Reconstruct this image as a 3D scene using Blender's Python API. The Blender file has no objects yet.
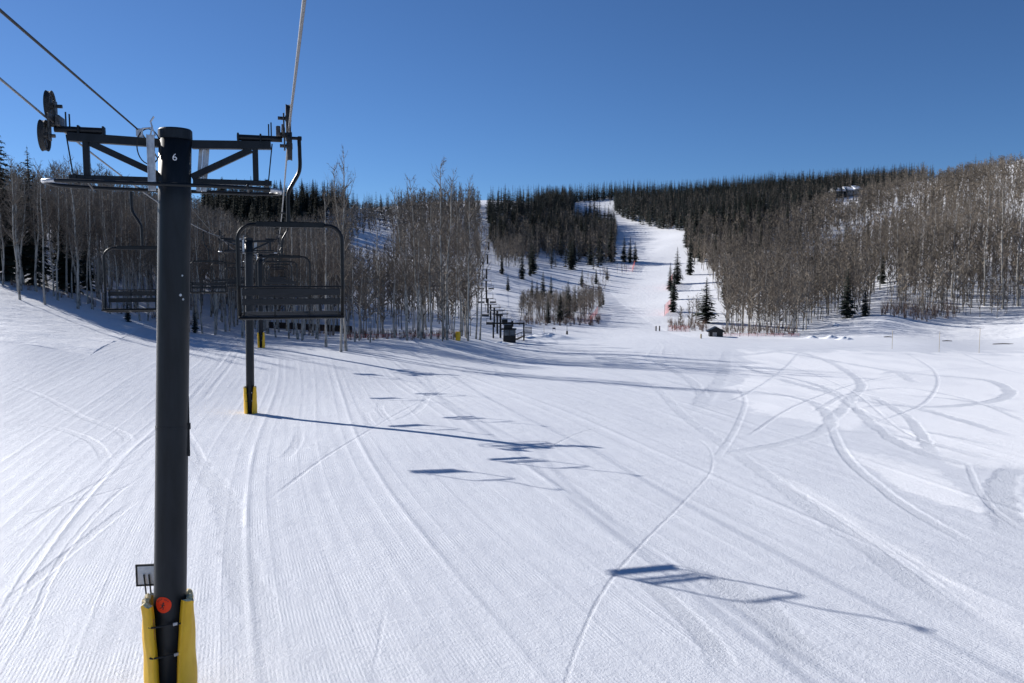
import bpy, math, random
import numpy as np
from mathutils import Vector, Matrix

random.seed(7); RNG = np.random.default_rng(7)
SC = bpy.context.scene
COL = SC.collection
PI = math.pi

# ------------------------------------------------------------------ camera model (camera stands at the origin)
F = 800.0; PITCH = math.radians(4.8); CP, SP = math.cos(PITCH), math.sin(PITCH)
def ray(px, py):
    u = (px-512)/F; v = (341.5-py)/F
    return (u, CP+v*SP, -SP+v*CP)
def at(px, py, d):
    r = ray(px, py); k = d/r[1]
    return (r[0]*k, d, r[2]*k)
def proj(x, y, z):
    dep = y*CP-z*SP
    return 512+F*x/dep, 341.5-F*(y*SP+z*CP)/dep

# ------------------------------------------------------------------ noise
def vnoise(x, y, seed=0):
    xi = np.floor(x).astype(np.int64); yi = np.floor(y).astype(np.int64)
    fx = x-xi; fy = y-yi
    fx = fx*fx*(3-2*fx); fy = fy*fy*(3-2*fy)
    def h(a, b):
        n = (a*374761393+b*668265263+seed*974634777) & 0x7fffffff
        n = ((n ^ (n >> 13))*1274126177) & 0x7fffffff
        return ((n ^ (n >> 16)) & 0xffff)/65535.0
    a = h(xi, yi); b = h(xi+1, yi); c = h(xi, yi+1); d = h(xi+1, yi+1)
    return (a*(1-fx)+b*fx)*(1-fy)+(c*(1-fx)+d*fx)*fy-0.5
def sstep(a, b, x):
    t = np.clip((x-a)/(b-a), 0, 1); return t*t*(3-2*t)

# ------------------------------------------------------------------ terrain
def plane(y):
    y = np.asarray(y, float)
    far = -8.85-1.6*(1-np.exp(-np.maximum(y-50, 0)/35.0))
    return np.where(y < 50, -6.6-0.045*y, far)
CTRL = [ # px, py, distance
 # left snow bank and forest edge
 (-60,395,50),(-110,390,50),(-110,330,72),(-60,335,71),(-110,262,108),(-60,272,109),(0,400,50),(60,380,58),(0,340,70),(0,308,90),(0,285,110),(75,305,110),(75,335,82),(150,323,110),(150,345,86),
 (160,365,69),(247,413,51),(262,348,90),(210,333,110),(268,327,128),(340,340,104),(430,337,106),(480,339,112),
 (300,329,128),(380,328,135),(440,326,140),
 (0,250,150),(100,272,155),(200,290,175),(300,292,190),(400,305,190),(460,310,190),
 (0,225,200),(100,222,240),(200,212,360),(300,212,400),(350,213,420),(400,215,430),(440,213,440),
 (200,250,260),(300,250,280),(375,250,300),(420,290,230),(420,250,320),
 # centre
 (515,342,121),(500,338,128),(560,335,140),(600,334,150),(660,333,150),(720,333,150),
 (490,320,165),(490,300,205),(490,270,265),(490,235,360),(487,206,460),
 (540,326,160),(540,300,215),(540,272,280),(540,240,370),(540,212,470),(530,203,520),
 (600,324,170),(600,300,225),(600,270,290),(600,240,390),(600,218,500),(600,203,600),(595,199,640),
 (640,324,170),(640,300,225),(640,270,290),(640,250,350),(645,226,450),(640,198,620),
 (690,322,175),(690,300,215),(690,270,280),(690,235,385),(700,197,600),
 # right side
 (760,332,155),(760,300,205),(750,260,280),(750,230,370),(760,193,570),
 (800,333,155),(850,322,160),(885,318,158),(850,290,210),(850,250,290),(850,197,480),(820,188,540),(870,190,510),
 (900,326,152),(940,316,166),(950,270,205),(950,220,300),(930,182,450),
 (1000,343,130),(1024,312,162),(1024,270,195),(1024,220,245),(1024,168,340),(980,176,400),
 (1100,300,158),(1100,200,240),(1100,150,320),
]
tp, vals = [], []
for a, b, d in CTRL:
    x, y, z = at(a, b, d)
    tp.append((x/y, math.log(y)*0.55)); vals.append((z-float(plane(y)))/y)
for y in (14, 22, 32):
    for t in (-.75, -.5, -.25, 0, .25, .5, .75):
        tp.append((t, math.log(y)*.55)); vals.append(0)
for y in (48, 70, 95, 118):
    for t in (-.14, 0, .12, .25, .38, .52, .68):
        if y > 90 and t < -.1: continue
        tp.append((t, math.log(y)*.55)); vals.append(0)
for a, b, d in [(-60,250,420),(0,245,420),(100,240,480),(200,230,700),(300,230,760),(400,230,800),(487,222,800),(540,218,850),(600,212,950),(700,212,950),(800,205,900),(900,198,800),(1024,172,600),(1100,150,560)]:
    x, y, z = at(a, b, d)
    tp.append((x/y, math.log(y)*.55)); vals.append((z-float(plane(y)))/y)
tp = np.array(tp); vals = np.array(vals)
def _k(r2): return 0.5*r2*np.log(r2+1e-9)
n = len(tp)
D2 = ((tp[:, None]-tp[None])**2).sum(-1)
A = np.zeros((n+3, n+3)); A[:n, :n] = _k(D2)+np.eye(n)*2e-4
A[:n, n] = 1; A[:n, n+1:] = tp; A[n, :n] = 1; A[n+1:, :n] = tp.T
W = np.linalg.solve(A, np.concatenate([vals, [0, 0, 0]]))
# sample the spline on a regular table once, then interpolate
T0, T1, L0, L1, NT, NL = -.78, .78, math.log(10.), math.log(1000.), 240, 300
_tt = np.linspace(T0, T1, NT); _ll = np.linspace(L0, L1, NL)
TG, LG = np.meshgrid(_tt, _ll, indexing='ij')
pts = np.stack([TG.ravel(), LG.ravel()*.55], 1)
TAB = np.zeros(len(pts))
for i in range(n): TAB += W[i]*_k(((pts-tp[i])**2).sum(1))
TAB += W[n]+pts@W[n+1:]
TAB = TAB.reshape(NT, NL)
def H(x, y):
    x = np.asarray(x, float); y = np.asarray(y, float)
    ys = np.maximum(y, 10.0)
    t = np.clip(x/ys, T0+1e-6, T1-1e-6); L = np.clip(np.log(ys), L0, L1-1e-6)
    a = (t-T0)/(T1-T0)*(NT-1); b = (L-L0)/(L1-L0)*(NL-1)
    i = np.minimum(a.astype(int), NT-2); j = np.minimum(b.astype(int), NL-2); fa = a-i; fb = b-j
    R = (TAB[i, j]*(1-fa)+TAB[i+1, j]*fa)*(1-fb)+(TAB[i, j+1]*(1-fa)+TAB[i+1, j+1]*fa)*fb
    z = plane(y)+ys*R*sstep(16, 40, ys)
    far = sstep(140, 320, ys)
    z = z+far*(vnoise(x/45, y/45, 3)*3.0+vnoise(x/14, y/14, 4)*1.0)*sstep(0, 1, far)
    z = z+sstep(20, 60, ys)*(vnoise(x/17, y/17, 8)*.25)+vnoise(x/7, y/9, 9)*.06
    return z
def Hs(x, y): return float(H(np.array([x]), np.array([y]))[0])
def hit(px, py, d0=14, d1=900):
    r = ray(px, py)
    ds = np.exp(np.linspace(math.log(d0), math.log(d1), 3000)); k = ds/r[1]
    below = (r[2]*k) < H(r[0]*k, ds)
    i = int(np.argmax(below)) if below.any() else len(ds)-1
    return (r[0]*k[i], ds[i], Hs(r[0]*k[i], ds[i]))
def hitmesh(P, d0=9.5, d1=320):
    return [hit(a, b, d0, d1)[:2] for a, b in P]

# ------------------------------------------------------------------ materials
def new_mat(name):
    m = bpy.data.materials.new(name); m.use_nodes = True
    nt = m.node_tree; return m, nt, nt.nodes['Principled BSDF']
def ramp_mat(name, c1, c2, rough=.6, scale=5., metallic=0., stretch=(1,1,1), bump=0., lo=.35, hi=.65, spec=.5, detail=4):
    m, nt, b = new_mat(name); N = nt.nodes; L = nt.links
    tc = N.new('ShaderNodeTexCoord'); mp = N.new('ShaderNodeMapping'); mp.inputs['Scale'].default_value = stretch
    no = N.new('ShaderNodeTexNoise'); no.inputs['Scale'].default_value = scale; no.inputs['Detail'].default_value = detail
    cr = N.new('ShaderNodeValToRGB')
    cr.color_ramp.elements[0].position = lo; cr.color_ramp.elements[0].color = (*c1, 1)
    cr.color_ramp.elements[1].position = hi; cr.color_ramp.elements[1].color = (*c2, 1)
    L.new(tc.outputs['Object'], mp.inputs[0]); L.new(mp.outputs[0], no.inputs['Vector']); L.new(no.outputs[0], cr.inputs[0])
    L.new(cr.outputs[0], b.inputs['Base Color'])
    b.inputs['Roughness'].default_value = rough; b.inputs['Metallic'].default_value = metallic
    b.inputs['Specular IOR Level'].default_value = spec
    if bump:
        bp = N.new('ShaderNodeBump'); bp.inputs['Strength'].default_value = bump; bp.inputs['Distance'].default_value = .02
        L.new(no.outputs[0], bp.inputs['Height']); L.new(bp.outputs[0], b.inputs['Normal'])
    return m
M = {}
M['tower'] = ramp_mat('dark_tower_paint', (.005,.0075,.010), (.010,.0135,.018), .45, 3, spec=.3, stretch=(3,3,.6), bump=.05)
M['chair'] = ramp_mat('black_chair_steel', (.003,.0035,.004), (.008,.009,.010), .38, 9, spec=.3)
M['slat'] = ramp_mat('worn_dark_slats', (.006,.007,.008), (.013,.014,.016), .6, 12, stretch=(.5,4,4))
M['galv'] = ramp_mat('galvanised_steel', (.42,.43,.45), (.58,.59,.6), .4, 14, metallic=.6)
M['rope'] = ramp_mat('steel_rope', (.12,.12,.125), (.30,.30,.30), .5, 60, metallic=.4)
M['rubber'] = ramp_mat('sheave_rubber', (.012,.012,.013), (.03,.03,.03), .8, 20)
M['sheave'] = ramp_mat('sheave_metal', (.035,.035,.037), (.12,.115,.11), .5, 18, metallic=.4)
M['yellow'] = ramp_mat('yellow_vinyl', (.84,.46,.008), (.92,.54,.015), .55, 5, stretch=(1,1,.5), bump=.2)
M['strap'] = ramp_mat('black_strap', (.01,.01,.01), (.02,.02,.02), .7, 10)
M['foam'] = ramp_mat('torn_foam', (.80,.60,.25), (.95,.86,.62), .9, 30, bump=.3)
M['rust'] = ramp_mat('rusty_orange', (.35,.13,.03), (.55,.24,.06), .8, 20)
M['orange'] = ramp_mat('orange_sticker', (.90,.055,.015), (.95,.07,.02), .6, 8, spec=.15)
M['ink'] = ramp_mat('black_ink', (.01,.01,.01), (.02,.015,.015), .6, 10)
M['white'] = ramp_mat('white_paint', (.7,.7,.7), (.8,.8,.8), .6, 10)
M['panel'] = ramp_mat('grey_sign_back', (.55,.58,.60), (.68,.70,.72), .5, 12)
M['plaster'] = ramp_mat('dark_wood', (.02,.016,.013), (.05,.035,.028), .8, 4, stretch=(.4,4,4))
M['hutw'] = ramp_mat('weathered_board', (.03,.028,.028), (.07,.06,.055), .85, 6, stretch=(4,4,.5))
M['glass'] = ramp_mat('hut_glass', (.05,.07,.09), (.10,.13,.16), .1, 2)
M['net'] = ramp_mat('red_netting', (.65,.10,.10), (.8,.2,.18), .8, 6)
M['bamboo'] = ramp_mat('bamboo_pole', (.35,.28,.16), (.5,.42,.28), .7, 10)
M['log'] = ramp_mat('dark_log', (.05,.04,.035), (.12,.10,.08), .9, 6)
M['lodge'] = ramp_mat('lodge_wall', (.28,.26,.25), (.36,.34,.32), .8, 3)
M['bark'] = ramp_mat('aspen_bark', (.10,.09,.078), (.36,.335,.29), .85, 2.2, stretch=(2,2,1.2), lo=.34, hi=.50)
M['twig'] = ramp_mat('aspen_twigs', (.135,.106,.080), (.25,.205,.158), .9, .25)
M['barkfar'] = ramp_mat('far_aspen_bark', (.14,.125,.105), (.27,.245,.21), .9, .5)
M['twigfar'] = ramp_mat('far_aspen_twigs', (.105,.086,.066), (.265,.22,.168), .9, .045, detail=8)
M['twigred'] = ramp_mat('willow_twigs', (.13,.08,.06), (.24,.165,.125), .9, .3)
M['needle'] = ramp_mat('spruce_needles', (.008,.018,.013), (.026,.042,.027), .8, .9)
M['needlefar'] = ramp_mat('fir_needles', (.010,.020,.018), (.028,.044,.034), .8, .3)
M['spbark'] = ramp_mat('spruce_bark', (.06,.045,.035), (.12,.09,.07), .9, 4)

def snow_mat(name, detailed=True):
    m, nt, b = new_mat(name); N = nt.nodes; L = nt.links
    def math_(op, a, c=None, clamp=False):
        q = N.new('ShaderNodeMath'); q.operation = op; q.use_clamp = clamp
        for i, v in enumerate((a, c)):
            if v is None: continue
            if isinstance(v, (int, float)): q.inputs[i].default_value = v
            else: L.new(v, q.inputs[i])
        return q.outputs[0]
    tc = N.new('ShaderNodeTexCoord'); obj = tc.outputs['Object']
    def noise(scale, detail=3, rough=.55, vec=None):
        q = N.new('ShaderNodeTexNoise'); q.inputs['Scale'].default_value = scale; q.inputs['Detail'].default_value = detail
        q.inputs['Roughness'].default_value = rough; L.new(vec or obj, q.inputs['Vector']); return q.outputs[0]
    b.inputs['Roughness'].default_value = .55
    b.inputs['Specular IOR Level'].default_value = .25
    if not detailed:
        b.inputs['Base Color'].default_value = (.86,.88,.91,1)
        bp = N.new('ShaderNodeBump'); bp.inputs['Strength'].default_value = .5; bp.inputs['Distance'].default_value = .1
        L.new(noise(3, 5), bp.inputs['Height']); L.new(bp.outputs[0], b.inputs['Normal'])
        return m
    def attr(nm):
        q = N.new('ShaderNodeAttribute'); q.attribute_name = nm; return q.outputs['Fac']
    u = attr('cross'); trk = attr('tread'); fresh = attr('fresh'); wild = attr('wild')
    groom = math_('SUBTRACT', 1.0, math_('MAXIMUM', math_('MAXIMUM', fresh, trk), wild), True)
    # corduroy from the groomer comb: fine ridges along the run
    wob = math_('MULTIPLY', noise(.5, 2), .05)
    uu = math_('ADD', u, wob)
    cord = math_('SINE', math_('MULTIPLY', uu, 2*PI/.082))
    band = math_('SINE', math_('MULTIPLY', math_('ADD', u, math_('MULTIPLY', noise(.25, 2), .5)), 2*PI/.62))
    patch = noise(.45, 5, .7)
    mask = N.new('ShaderNodeMapRange'); mask.inputs[1].default_value = .44; mask.inputs[2].default_value = .62
    L.new(patch, mask.inputs[0])
    cord_h = math_('MULTIPLY', math_('MULTIPLY', cord, .0019), math_('MULTIPLY', groom, mask.outputs[0]))
    band_h = math_('MULTIPLY', math_('MULTIPLY', band, .0022), groom)
    lump = math_('MULTIPLY', math_('SUBTRACT', noise(11, 5, .75), .5), math_('ADD', .026, math_('MULTIPLY', trk, .035)))
    crumb = math_('MULTIPLY', math_('SUBTRACT', noise(38, 3, .7), .5), math_('ADD', .011, math_('MULTIPLY', trk, .016)))
    big = math_('MULTIPLY', noise(1.1, 4, .6), math_('ADD', .035, math_('MULTIPLY', wild, .12)))
    # streaks along the run
    cx = N.new('ShaderNodeCombineXYZ'); sep = N.new('ShaderNodeSeparateXYZ'); L.new(obj, sep.inputs[0])
    L.new(u, cx.inputs[0]); L.new(math_('MULTIPLY', sep.outputs[1], .07), cx.inputs[1])
    streak = noise(1.7, 5, .65, cx.outputs[0])
    hsum = math_('ADD', math_('ADD', cord_h, band_h), math_('ADD', math_('ADD', lump, crumb), math_('ADD', big, math_('MULTIPLY', streak, .022))))
    bp = N.new('ShaderNodeBump'); bp.inputs['Strength'].default_value = 1.0; bp.inputs['Distance'].default_value = 1.0
    L.new(hsum, bp.inputs['Height']); L.new(bp.outputs[0], b.inputs['Normal'])
    # albedo: wind-packed snow is whiter than combed and trampled snow
    tone = math_('ADD', math_('MULTIPLY', streak, .6), math_('MULTIPLY', patch, .4))
    cr = N.new('ShaderNodeValToRGB')
    cr.color_ramp.elements[0].position = .36; cr.color_ramp.elements[0].color = (.68,.70,.745,1)
    cr.color_ramp.elements[1].position = .64; cr.color_ramp.elements[1].color = (.765,.785,.82,1)
    L.new(tone, cr.inputs[0])
    mx = N.new('ShaderNodeMix'); mx.data_type = 'RGBA'; mx.inputs[7].default_value = (.95,.955,.965,1)
    L.new(math_('MAXIMUM', fresh, math_('MULTIPLY', wild, .6)), mx.inputs[0]); L.new(cr.outputs[0], mx.inputs[6])
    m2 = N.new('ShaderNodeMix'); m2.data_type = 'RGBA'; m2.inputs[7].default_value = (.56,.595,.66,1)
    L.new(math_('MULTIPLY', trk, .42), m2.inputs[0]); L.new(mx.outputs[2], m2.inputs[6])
    # sparse litter: bark crumbs and grit
    g = noise(2.3, 6, .85)
    gr = N.new('ShaderNodeMapRange'); gr.inputs[1].default_value = .735; gr.inputs[2].default_value = .76; L.new(g, gr.inputs[0])
    m3 = N.new('ShaderNodeMix'); m3.data_type = 'RGBA'; m3.inputs[7].default_value = (.35,.32,.30,1)
    L.new(math_('MULTIPLY', gr.outputs[0], .5), m3.inputs[0]); L.new(m2.outputs[2], m3.inputs[6])
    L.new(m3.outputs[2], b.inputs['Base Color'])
    return m
M['snow'] = snow_mat('groomed_snow'); M['snowplain'] = snow_mat('piled_snow', False)

# ------------------------------------------------------------------ object helpers
def tag(o, label=None, cat=None, group=None, kind=None):
    if label: o['label'] = label
    if cat: o['category'] = cat
    if group: o['group'] = group
    if kind: o['kind'] = kind
    return o
def empty(name, loc, rz=0, **k):
    o = bpy.data.objects.new(name, None); o.empty_display_size = .3; COL.objects.link(o)
    o.location = loc; o.rotation_euler = (0, 0, rz); return tag(o, **k)
def np_mesh(name, V, T, mats, midx=None, smooth=False, quads=None):
    V = np.asarray(V, np.float32); me = bpy.data.meshes.new(name)
    T = np.asarray(T, np.int32); k = T.shape[1]
    me.vertices.add(len(V)); me.vertices.foreach_set('co', V.ravel())
    me.loops.add(T.size); me.loops.foreach_set('vertex_index', T.ravel())
    me.polygons.add(len(T)); me.polygons.foreach_set('loop_start', np.arange(0, T.size, k, dtype=np.int32))
    for m in mats: me.materials.append(m)
    if midx is not None: me.polygons.foreach_set('material_index', np.asarray(midx, np.int32))
    me.polygons.foreach_set('use_smooth', np.full(len(T), smooth))
    me.update(calc_edges=True)
    return me
class MB:
    """collects shapes in plain lists; build() links them as one mesh object"""
    def __init__(s): s.v = []; s.f = []
    def add(s, vs, fs):
        b = len(s.v); s.v += [tuple(v) for v in vs]; s.f += [tuple(b+i for i in f) for f in fs]; return s
    def box(s, c, size, R=None, bev=0.0):
        hx, hy, hz = [q/2 for q in size]
        b = min(bev, hx*.9, hy*.9, hz*.9) if bev else 0
        if not b:
            vs = [(sx*hx, sy*hy, sz*hz) for sz in (-1,1) for sy in (-1,1) for sx in (-1,1)]
            fs = [(0,2,3,1),(4,5,7,6),(0,1,5,4),(2,6,7,3),(0,4,6,2),(1,3,7,5)]
        else:
            ring = [(-hx+b,-hy),(hx-b,-hy),(hx,-hy+b),(hx,hy-b),(hx-b,hy),(-hx+b,hy),(-hx,hy-b),(-hx,-hy+b)]
            def inset(r, q): return [(x*(hx-q)/hx, y*(hy-q)/hy) for x, y in r]
            layers = [(inset(ring, b), -hz), (ring, -hz+b), (ring, hz-b), (inset(ring, b), hz)]
            vs = [(x, y, z) for r, z in layers for x, y in r]
            fs = [tuple(range(7,-1,-1)), tuple(range(24, 32))]
            for L_ in range(3):
                for i in range(8):
                    j = (i+1) % 8; fs.append((L_*8+i, L_*8+j, L_*8+8+j, L_*8+8+i))
        if R is not None: vs = [tuple(R @ Vector(v)) for v in vs]
        vs = [(v[0]+c[0], v[1]+c[1], v[2]+c[2]) for v in vs]
        return s.add(vs, fs)
    def beam(s, a, b, w, h, bev=.004):
        a = Vector(a); b = Vector(b); d = b-a
        R = d.to_track_quat('Y', 'Z').to_matrix()
        return s.box((a+b)/2, (w, d.length, h), R, bev)
    def tube(s, path, r, n=8, caps=True, closed=False):
        P = [Vector(p) for p in path]; m = len(P)
        rs = r if isinstance(r, (list, tuple)) else [r]*m
        vs = []; up = None
        for i, p in enumerate(P):
            if closed: t = P[(i+1) % m]-P[i-1]
            else: t = P[min(i+1, m-1)]-P[max(i-1, 0)]
            t.normalize()
            if up is None:
                up = Vector((0,0,1)) if abs(t.z) < .9 else Vector((1,0,0))
            x = t.cross(up)
            if x.length < 1e-4: x = t.cross(Vector((0,1,0)))
            x.normalize(); up = x.cross(t); up.normalize()
            for k in range(n):
                a = 2*PI*k/n; vs.append(p+x*math.cos(a)*rs[i]+up*math.sin(a)*rs[i])
        fs = []
        for i in range(m if closed else m-1):
            j = (i+1) % m
            for k in range(n):
                l = (k+1) % n; fs.append((i*n+k, i*n+l, j*n+l, j*n+k))
        if caps and not closed: fs += [tuple(range(n-1,-1,-1)), tuple((m-1)*n+k for k in range(n))]
        return s.add(vs, fs)
    def lathe(s, c, axis, prof, n=20, closed=False):
        """prof: (offset along axis, radius) list"""
        ax = Vector(axis).normalized(); up = Vector((0,0,1)) if abs(ax.z) < .9 else Vector((1,0,0))
        x = ax.cross(up).normalized(); y = x.cross(ax); c = Vector(c)
        vs = []
        for o, r in prof:
            for k in range(n):
                a = 2*PI*k/n; vs.append(c+ax*o+x*math.cos(a)*r+y*math.sin(a)*r)
        fs = []; m = len(prof)
        for i in range(m if closed else m-1):
            j = (i+1) % m
            for k in range(n):
                l = (k+1) % n; fs.append((i*n+k, i*n+l, j*n+l, j*n+k))
        if not closed: fs += [tuple(range(n-1,-1,-1)), tuple((m-1)*n+k for k in range(n))]
        return s.add(vs, fs)
    def build(s, name, mat, parent=None, smooth=False, **k):
        me = bpy.data.meshes.new(name); me.from_pydata(s.v, [], s.f); me.update()
        me.materials.append(mat)
        if smooth:
            for p in me.polygons: p.use_smooth = len(p.vertices) == 4
        o = bpy.data.objects.new(name, me); COL.objects.link(o)
        if parent: o.parent = parent
        return tag(o, **k)
def copy_thing(o, loc, rot=None, scale=None, **k):
    c = o.copy(); COL.objects.link(c); c.location = loc
    if rot is not None: c.rotation_euler = rot
    if scale is not None: c.scale = scale
    for ch in o.children:
        d = ch.copy(); COL.objects.link(d); d.parent = c
        for g in ch.children:
            e = g.copy(); COL.objects.link(e); e.parent = d
    for kk in ('label', 'category', 'group'):
        if kk in k: c[kk] = k[kk]
    return c
def crom(P, n=10):
    P = [Vector((*p, 0)) if len(p) == 2 else Vector(p) for p in P]; out = []
    Q = [P[0]*2-P[1]]+P+[P[-1]*2-P[-2]]
    for i in range(1, len(Q)-2):
        for k in range(n):
            t = k/n
            out.append(.5*((2*Q[i])+(-Q[i-1]+Q[i+1])*t+(2*Q[i-1]-5*Q[i]+4*Q[i+1]-Q[i+2])*t*t+(-Q[i-1]+3*Q[i]-3*Q[i+1]+Q[i+2])*t**3))
    out.append(P[-1]); return out

# ------------------------------------------------------------------ ground sheet with real track relief
def build_ground():
    t_in = np.linspace(-.74, .72, 980)
    t_out = np.linspace(0, 1, 26)[1:]**1.6
    tt = np.concatenate([(-.74-2.2*t_out)[::-1], t_in, .72+2.2*t_out])
    y_in = np.exp(np.linspace(math.log(9.), math.log(160.), 1000)); y_far = np.exp(np.linspace(math.log(160.), math.log(1500.), 220))[1:]
    y_back = -np.linspace(0, 1, 24)[::-1]**1.5*160+9.; y_back = y_back[:-1]
    yy = np.concatenate([y_back, y_in, y_far])
    w = np.where(yy < 9, 9+(9-yy)*.8, yy)
    X = tt[None, :]*w[:, None]; Y = np.repeat(yy[:, None], len(tt), 1)
    # keep outer columns modest beside the camera
    Z = H(X, Y)
    x = X.ravel(); y = Y.ravel(); z = Z.ravel().copy()
    # cross-run coordinate: passes fan out from the lift line (left) to the open run (right)
    wgt = sstep(-5, 40, x+.12*y)
    u = x+y*(.29-.25*wgt)+1.6*np.sin(y/37.0)+.8*np.sin(y/13+x/21)
    tread = np.zeros_like(x); fresh = np.zeros_like(x)
    near = (y > 8) & (y < 175)
    # groomer pass seams
    ph = np.mod(u+50+.5*vnoise(x*0+np.floor((u+50)/5.3), y/30, 5), 5.3)
    seam = np.exp(-((ph-2.65)/.10)**2)
    seam2 = np.exp(-((np.mod(ph, 1.32)-.66)/.05)**2)
    fade = near*(1-sstep(110, 165, y))
    fw = fade*sstep(-30, -16, x+.29*y-8)
    z += fw*(seam*.028+seam2*(.007+.012*sstep(30, 60, y)))*(vnoise(x/3, y/6, 17)+.65)
    z += fade*vnoise(u/1.3, y/14, 21)*.013
    # tracks, as drawn on the slope (traced picture points are cast onto the terrain)
    TR = []
    def T(P, w, depth, rough=0., rim=.3): TR.append((hitmesh(P), w, depth, rough, rim))
    # wandering ski line in the foreground
    T([(548,790),(556,730),(566,683),(578,645),(603,592),(640,546),(690,496),(712,468),(706,445),(676,430)], .09, .035, .45, .12)
    T([(540,455),(560,442),(590,430),(640,423),(700,427),(730,432)], .10, .06, .2)
    T([(712,465),(735,430),(745,400),(735,385)], .35, .04, .3)
    # loops on the right
    T([(640,372),(700,388),(760,392),(812,402),(830,423),(800,440),(740,452),(700,462)], .8, .05, .8)
    T([(655,360),(690,380),(705,400)], .9, .05, .9)
    T([(728,350),(722,378),(706,398),(697,412)], 1.3, .04, .7)
    T([(735,362),(760,372),(800,380),(835,392),(858,410),(880,430),(920,452),(1024,478)], .7, .05, .9)
    T([(830,423),(845,455),(880,487),(920,515),(1024,572)], .45, .06, .5)
    T([(790,350),(830,362),(860,382),(850,400),(830,423)], .8, .05, .8)
    T([(700,345),(800,355),(900,372),(985,380),(1010,392),(990,402),(930,407),(870,402),(820,390),(770,376)], 1.0, .05, .8)
    T([(880,376),(896,372),(918,384)], .9, .05, .8)
    T([(870,395),(905,415),(925,440),(935,458)], .6, .05, .8)
    T([(850,410),(900,405),(960,420),(1024,440)], .8, .05, .8)
    T([(900,395),(960,400),(1024,414)], .7, .04, .8)
    T([(820,385),(880,420),(960,438),(1024,452)], .6, .05, .6)
    T([(1024,462),(1003,485),(1008,515),(1024,545)], 1.0, .06, .8)
    T([(760,420),(830,430),(900,436),(1024,468)], .7, .04, .6)
    T([(640,350),(720,356),(800,350),(900,345)], 1.2, .04, .7)
    T([(560,365),(640,380),(690,420),(760,470),(850,535),(1000,640)], .7, .03, .6)
    T([(768,474),(830,512),(900,560),(1024,650)], .30, .03, .0, .35)
    T([(792,487),(860,528),(960,590),(1024,628)], .22, .02, .0, .35)
    T([(742,356),(790,366),(850,390),(905,432),(975,452),(1040,458)], .22, .05, .4)
    T([(1035,372),(965,368),(880,378),(800,404),(742,440)], .25, .05, .5)
    T([(700,372),(770,384),(850,384),(930,372),(1010,366)], .22, .04, .4)
    T([(1035,425),(970,400),(905,388),(850,394),(812,414)], .45, .05, .6)
    T([(905,352),(935,372),(930,398),(890,418),(845,428)], .30, .05, .5)
    T([(960,352),(1000,368),(1035,376)], .4, .04, .5)
    T([(800,352),(780,372),(750,392),(720,405)], .35, .04, .5)
    T([(965,458),(985,500),(1035,540)], .25, .04, .4)
    # crossing the middle
    T([(250,500),(330,440),(410,398),(480,362),(560,340)], 1.3, -.02, .0)
    T([(262,505),(345,445),(425,400),(500,360)], .18, .05, .3)
    T([(383,398),(380,410),(395,420),(420,408),(430,390)], .5, .05, .4)
    T([(365,410),(372,424),(400,432)], .4, .05, .4)
    T([(495,366),(505,376),(520,382)], .8, .06, .2)
    T([(372,683),(380,640),(386,600)], .10, .02, .1)
    T([(250,683),(262,620),(240,560),(225,500),(205,470),(190,445)], .8, .03, .7)
    T([(300,430),(296,445),(282,462)], .5, .05, .4)
    T([(205,470),(198,450),(180,420)], .3, .05, .3)
    # left side: ski tracks fanning down the bank
    T([(-20,665),(30,570),(95,487),(150,438),(180,425)], .22, .03, .0, .5)
    T([(10,683),(60,560),(110,500),(152,470)], .16, .03, .0, .4)
    T([(-20,560),(60,505),(120,470),(155,452)], .25, .03, .2)
    T([(-20,625),(60,560),(130,505),(150,495)], .3, .04, .4)
    T([(0,522),(80,500),(150,480)], .12, .05, .1)
    T([(-10,430),(40,425),(90,440),(110,465)], .5, .05, .4)
    T([(-10,415),(60,412),(120,432),(128,450)], .5, .04, .4)
    T([(190,400),(215,370),(235,345),(250,335)], .35, .05, .3)
    T([(200,405),(225,372),(246,345)], .35, .05, .3)
    T([(-10,380),(40,395),(100,425)], .4, .04, .2)
    T([(640,575),(700,630),(735,683)], .5, .035, .8)
    T([(690,560),(760,610),(830,683)], .9, .03, .8)
    for P, wd, dp, rg, rim in TR:
        C = [(p.x, p.y) for p in crom(P, 8)]
        xs = [c[0] for c in C]; ys = [c[1] for c in C]
        sel = np.nonzero((x > min(xs)-wd*2) & (x < max(xs)+wd*2) & (y > min(ys)-wd*2) & (y < max(ys)+wd*2))[0]
        if not len(sel): continue
        px_, py_ = x[sel], y[sel]; best = np.full(len(sel), 1e9); arc = np.zeros(len(sel)); run_ = 0.
        for (ax, ay), (bx, by) in zip(C[:-1], C[1:]):
            dx, dy = bx-ax, by-ay; l2 = dx*dx+dy*dy+1e-9
            k = np.clip(((px_-ax)*dx+(py_-ay)*dy)/l2, 0, 1)
            q2 = (px_-ax-k*dx)**2+(py_-ay-k*dy)**2; m_ = q2 < best
            best[m_] = q2[m_]; arc[m_] = run_+k[m_]*math.sqrt(l2); run_ += math.sqrt(l2)
        fd = min(5., run_*.3); taper = sstep(0, fd, arc)*(1-sstep(run_-fd, run_, arc))*(.55+.9*(vnoise(px_/2.5, py_/2.5, 71)+.5))
        dd = np.sqrt(best)+vnoise(px_*1.7, py_*1.7, 31)*wd*(.3 if wd > .5 else .12)+vnoise(px_*5, py_*5, 32)*(.10 if wd > .5 else .03)
        wide = np.maximum(wd, py_*.0022)
        inn = (1-sstep(wide*.34, wide*.60, dd))*np.minimum(1, taper)
        edge = np.exp(-((dd-wide*.62)/(wide*.16))**2)*np.minimum(1, taper)
        z[sel] += (-inn*.8+edge*rim)*dp*.42
        tread[sel] = np.maximum(tread[sel], inn*rg*.8)
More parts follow.
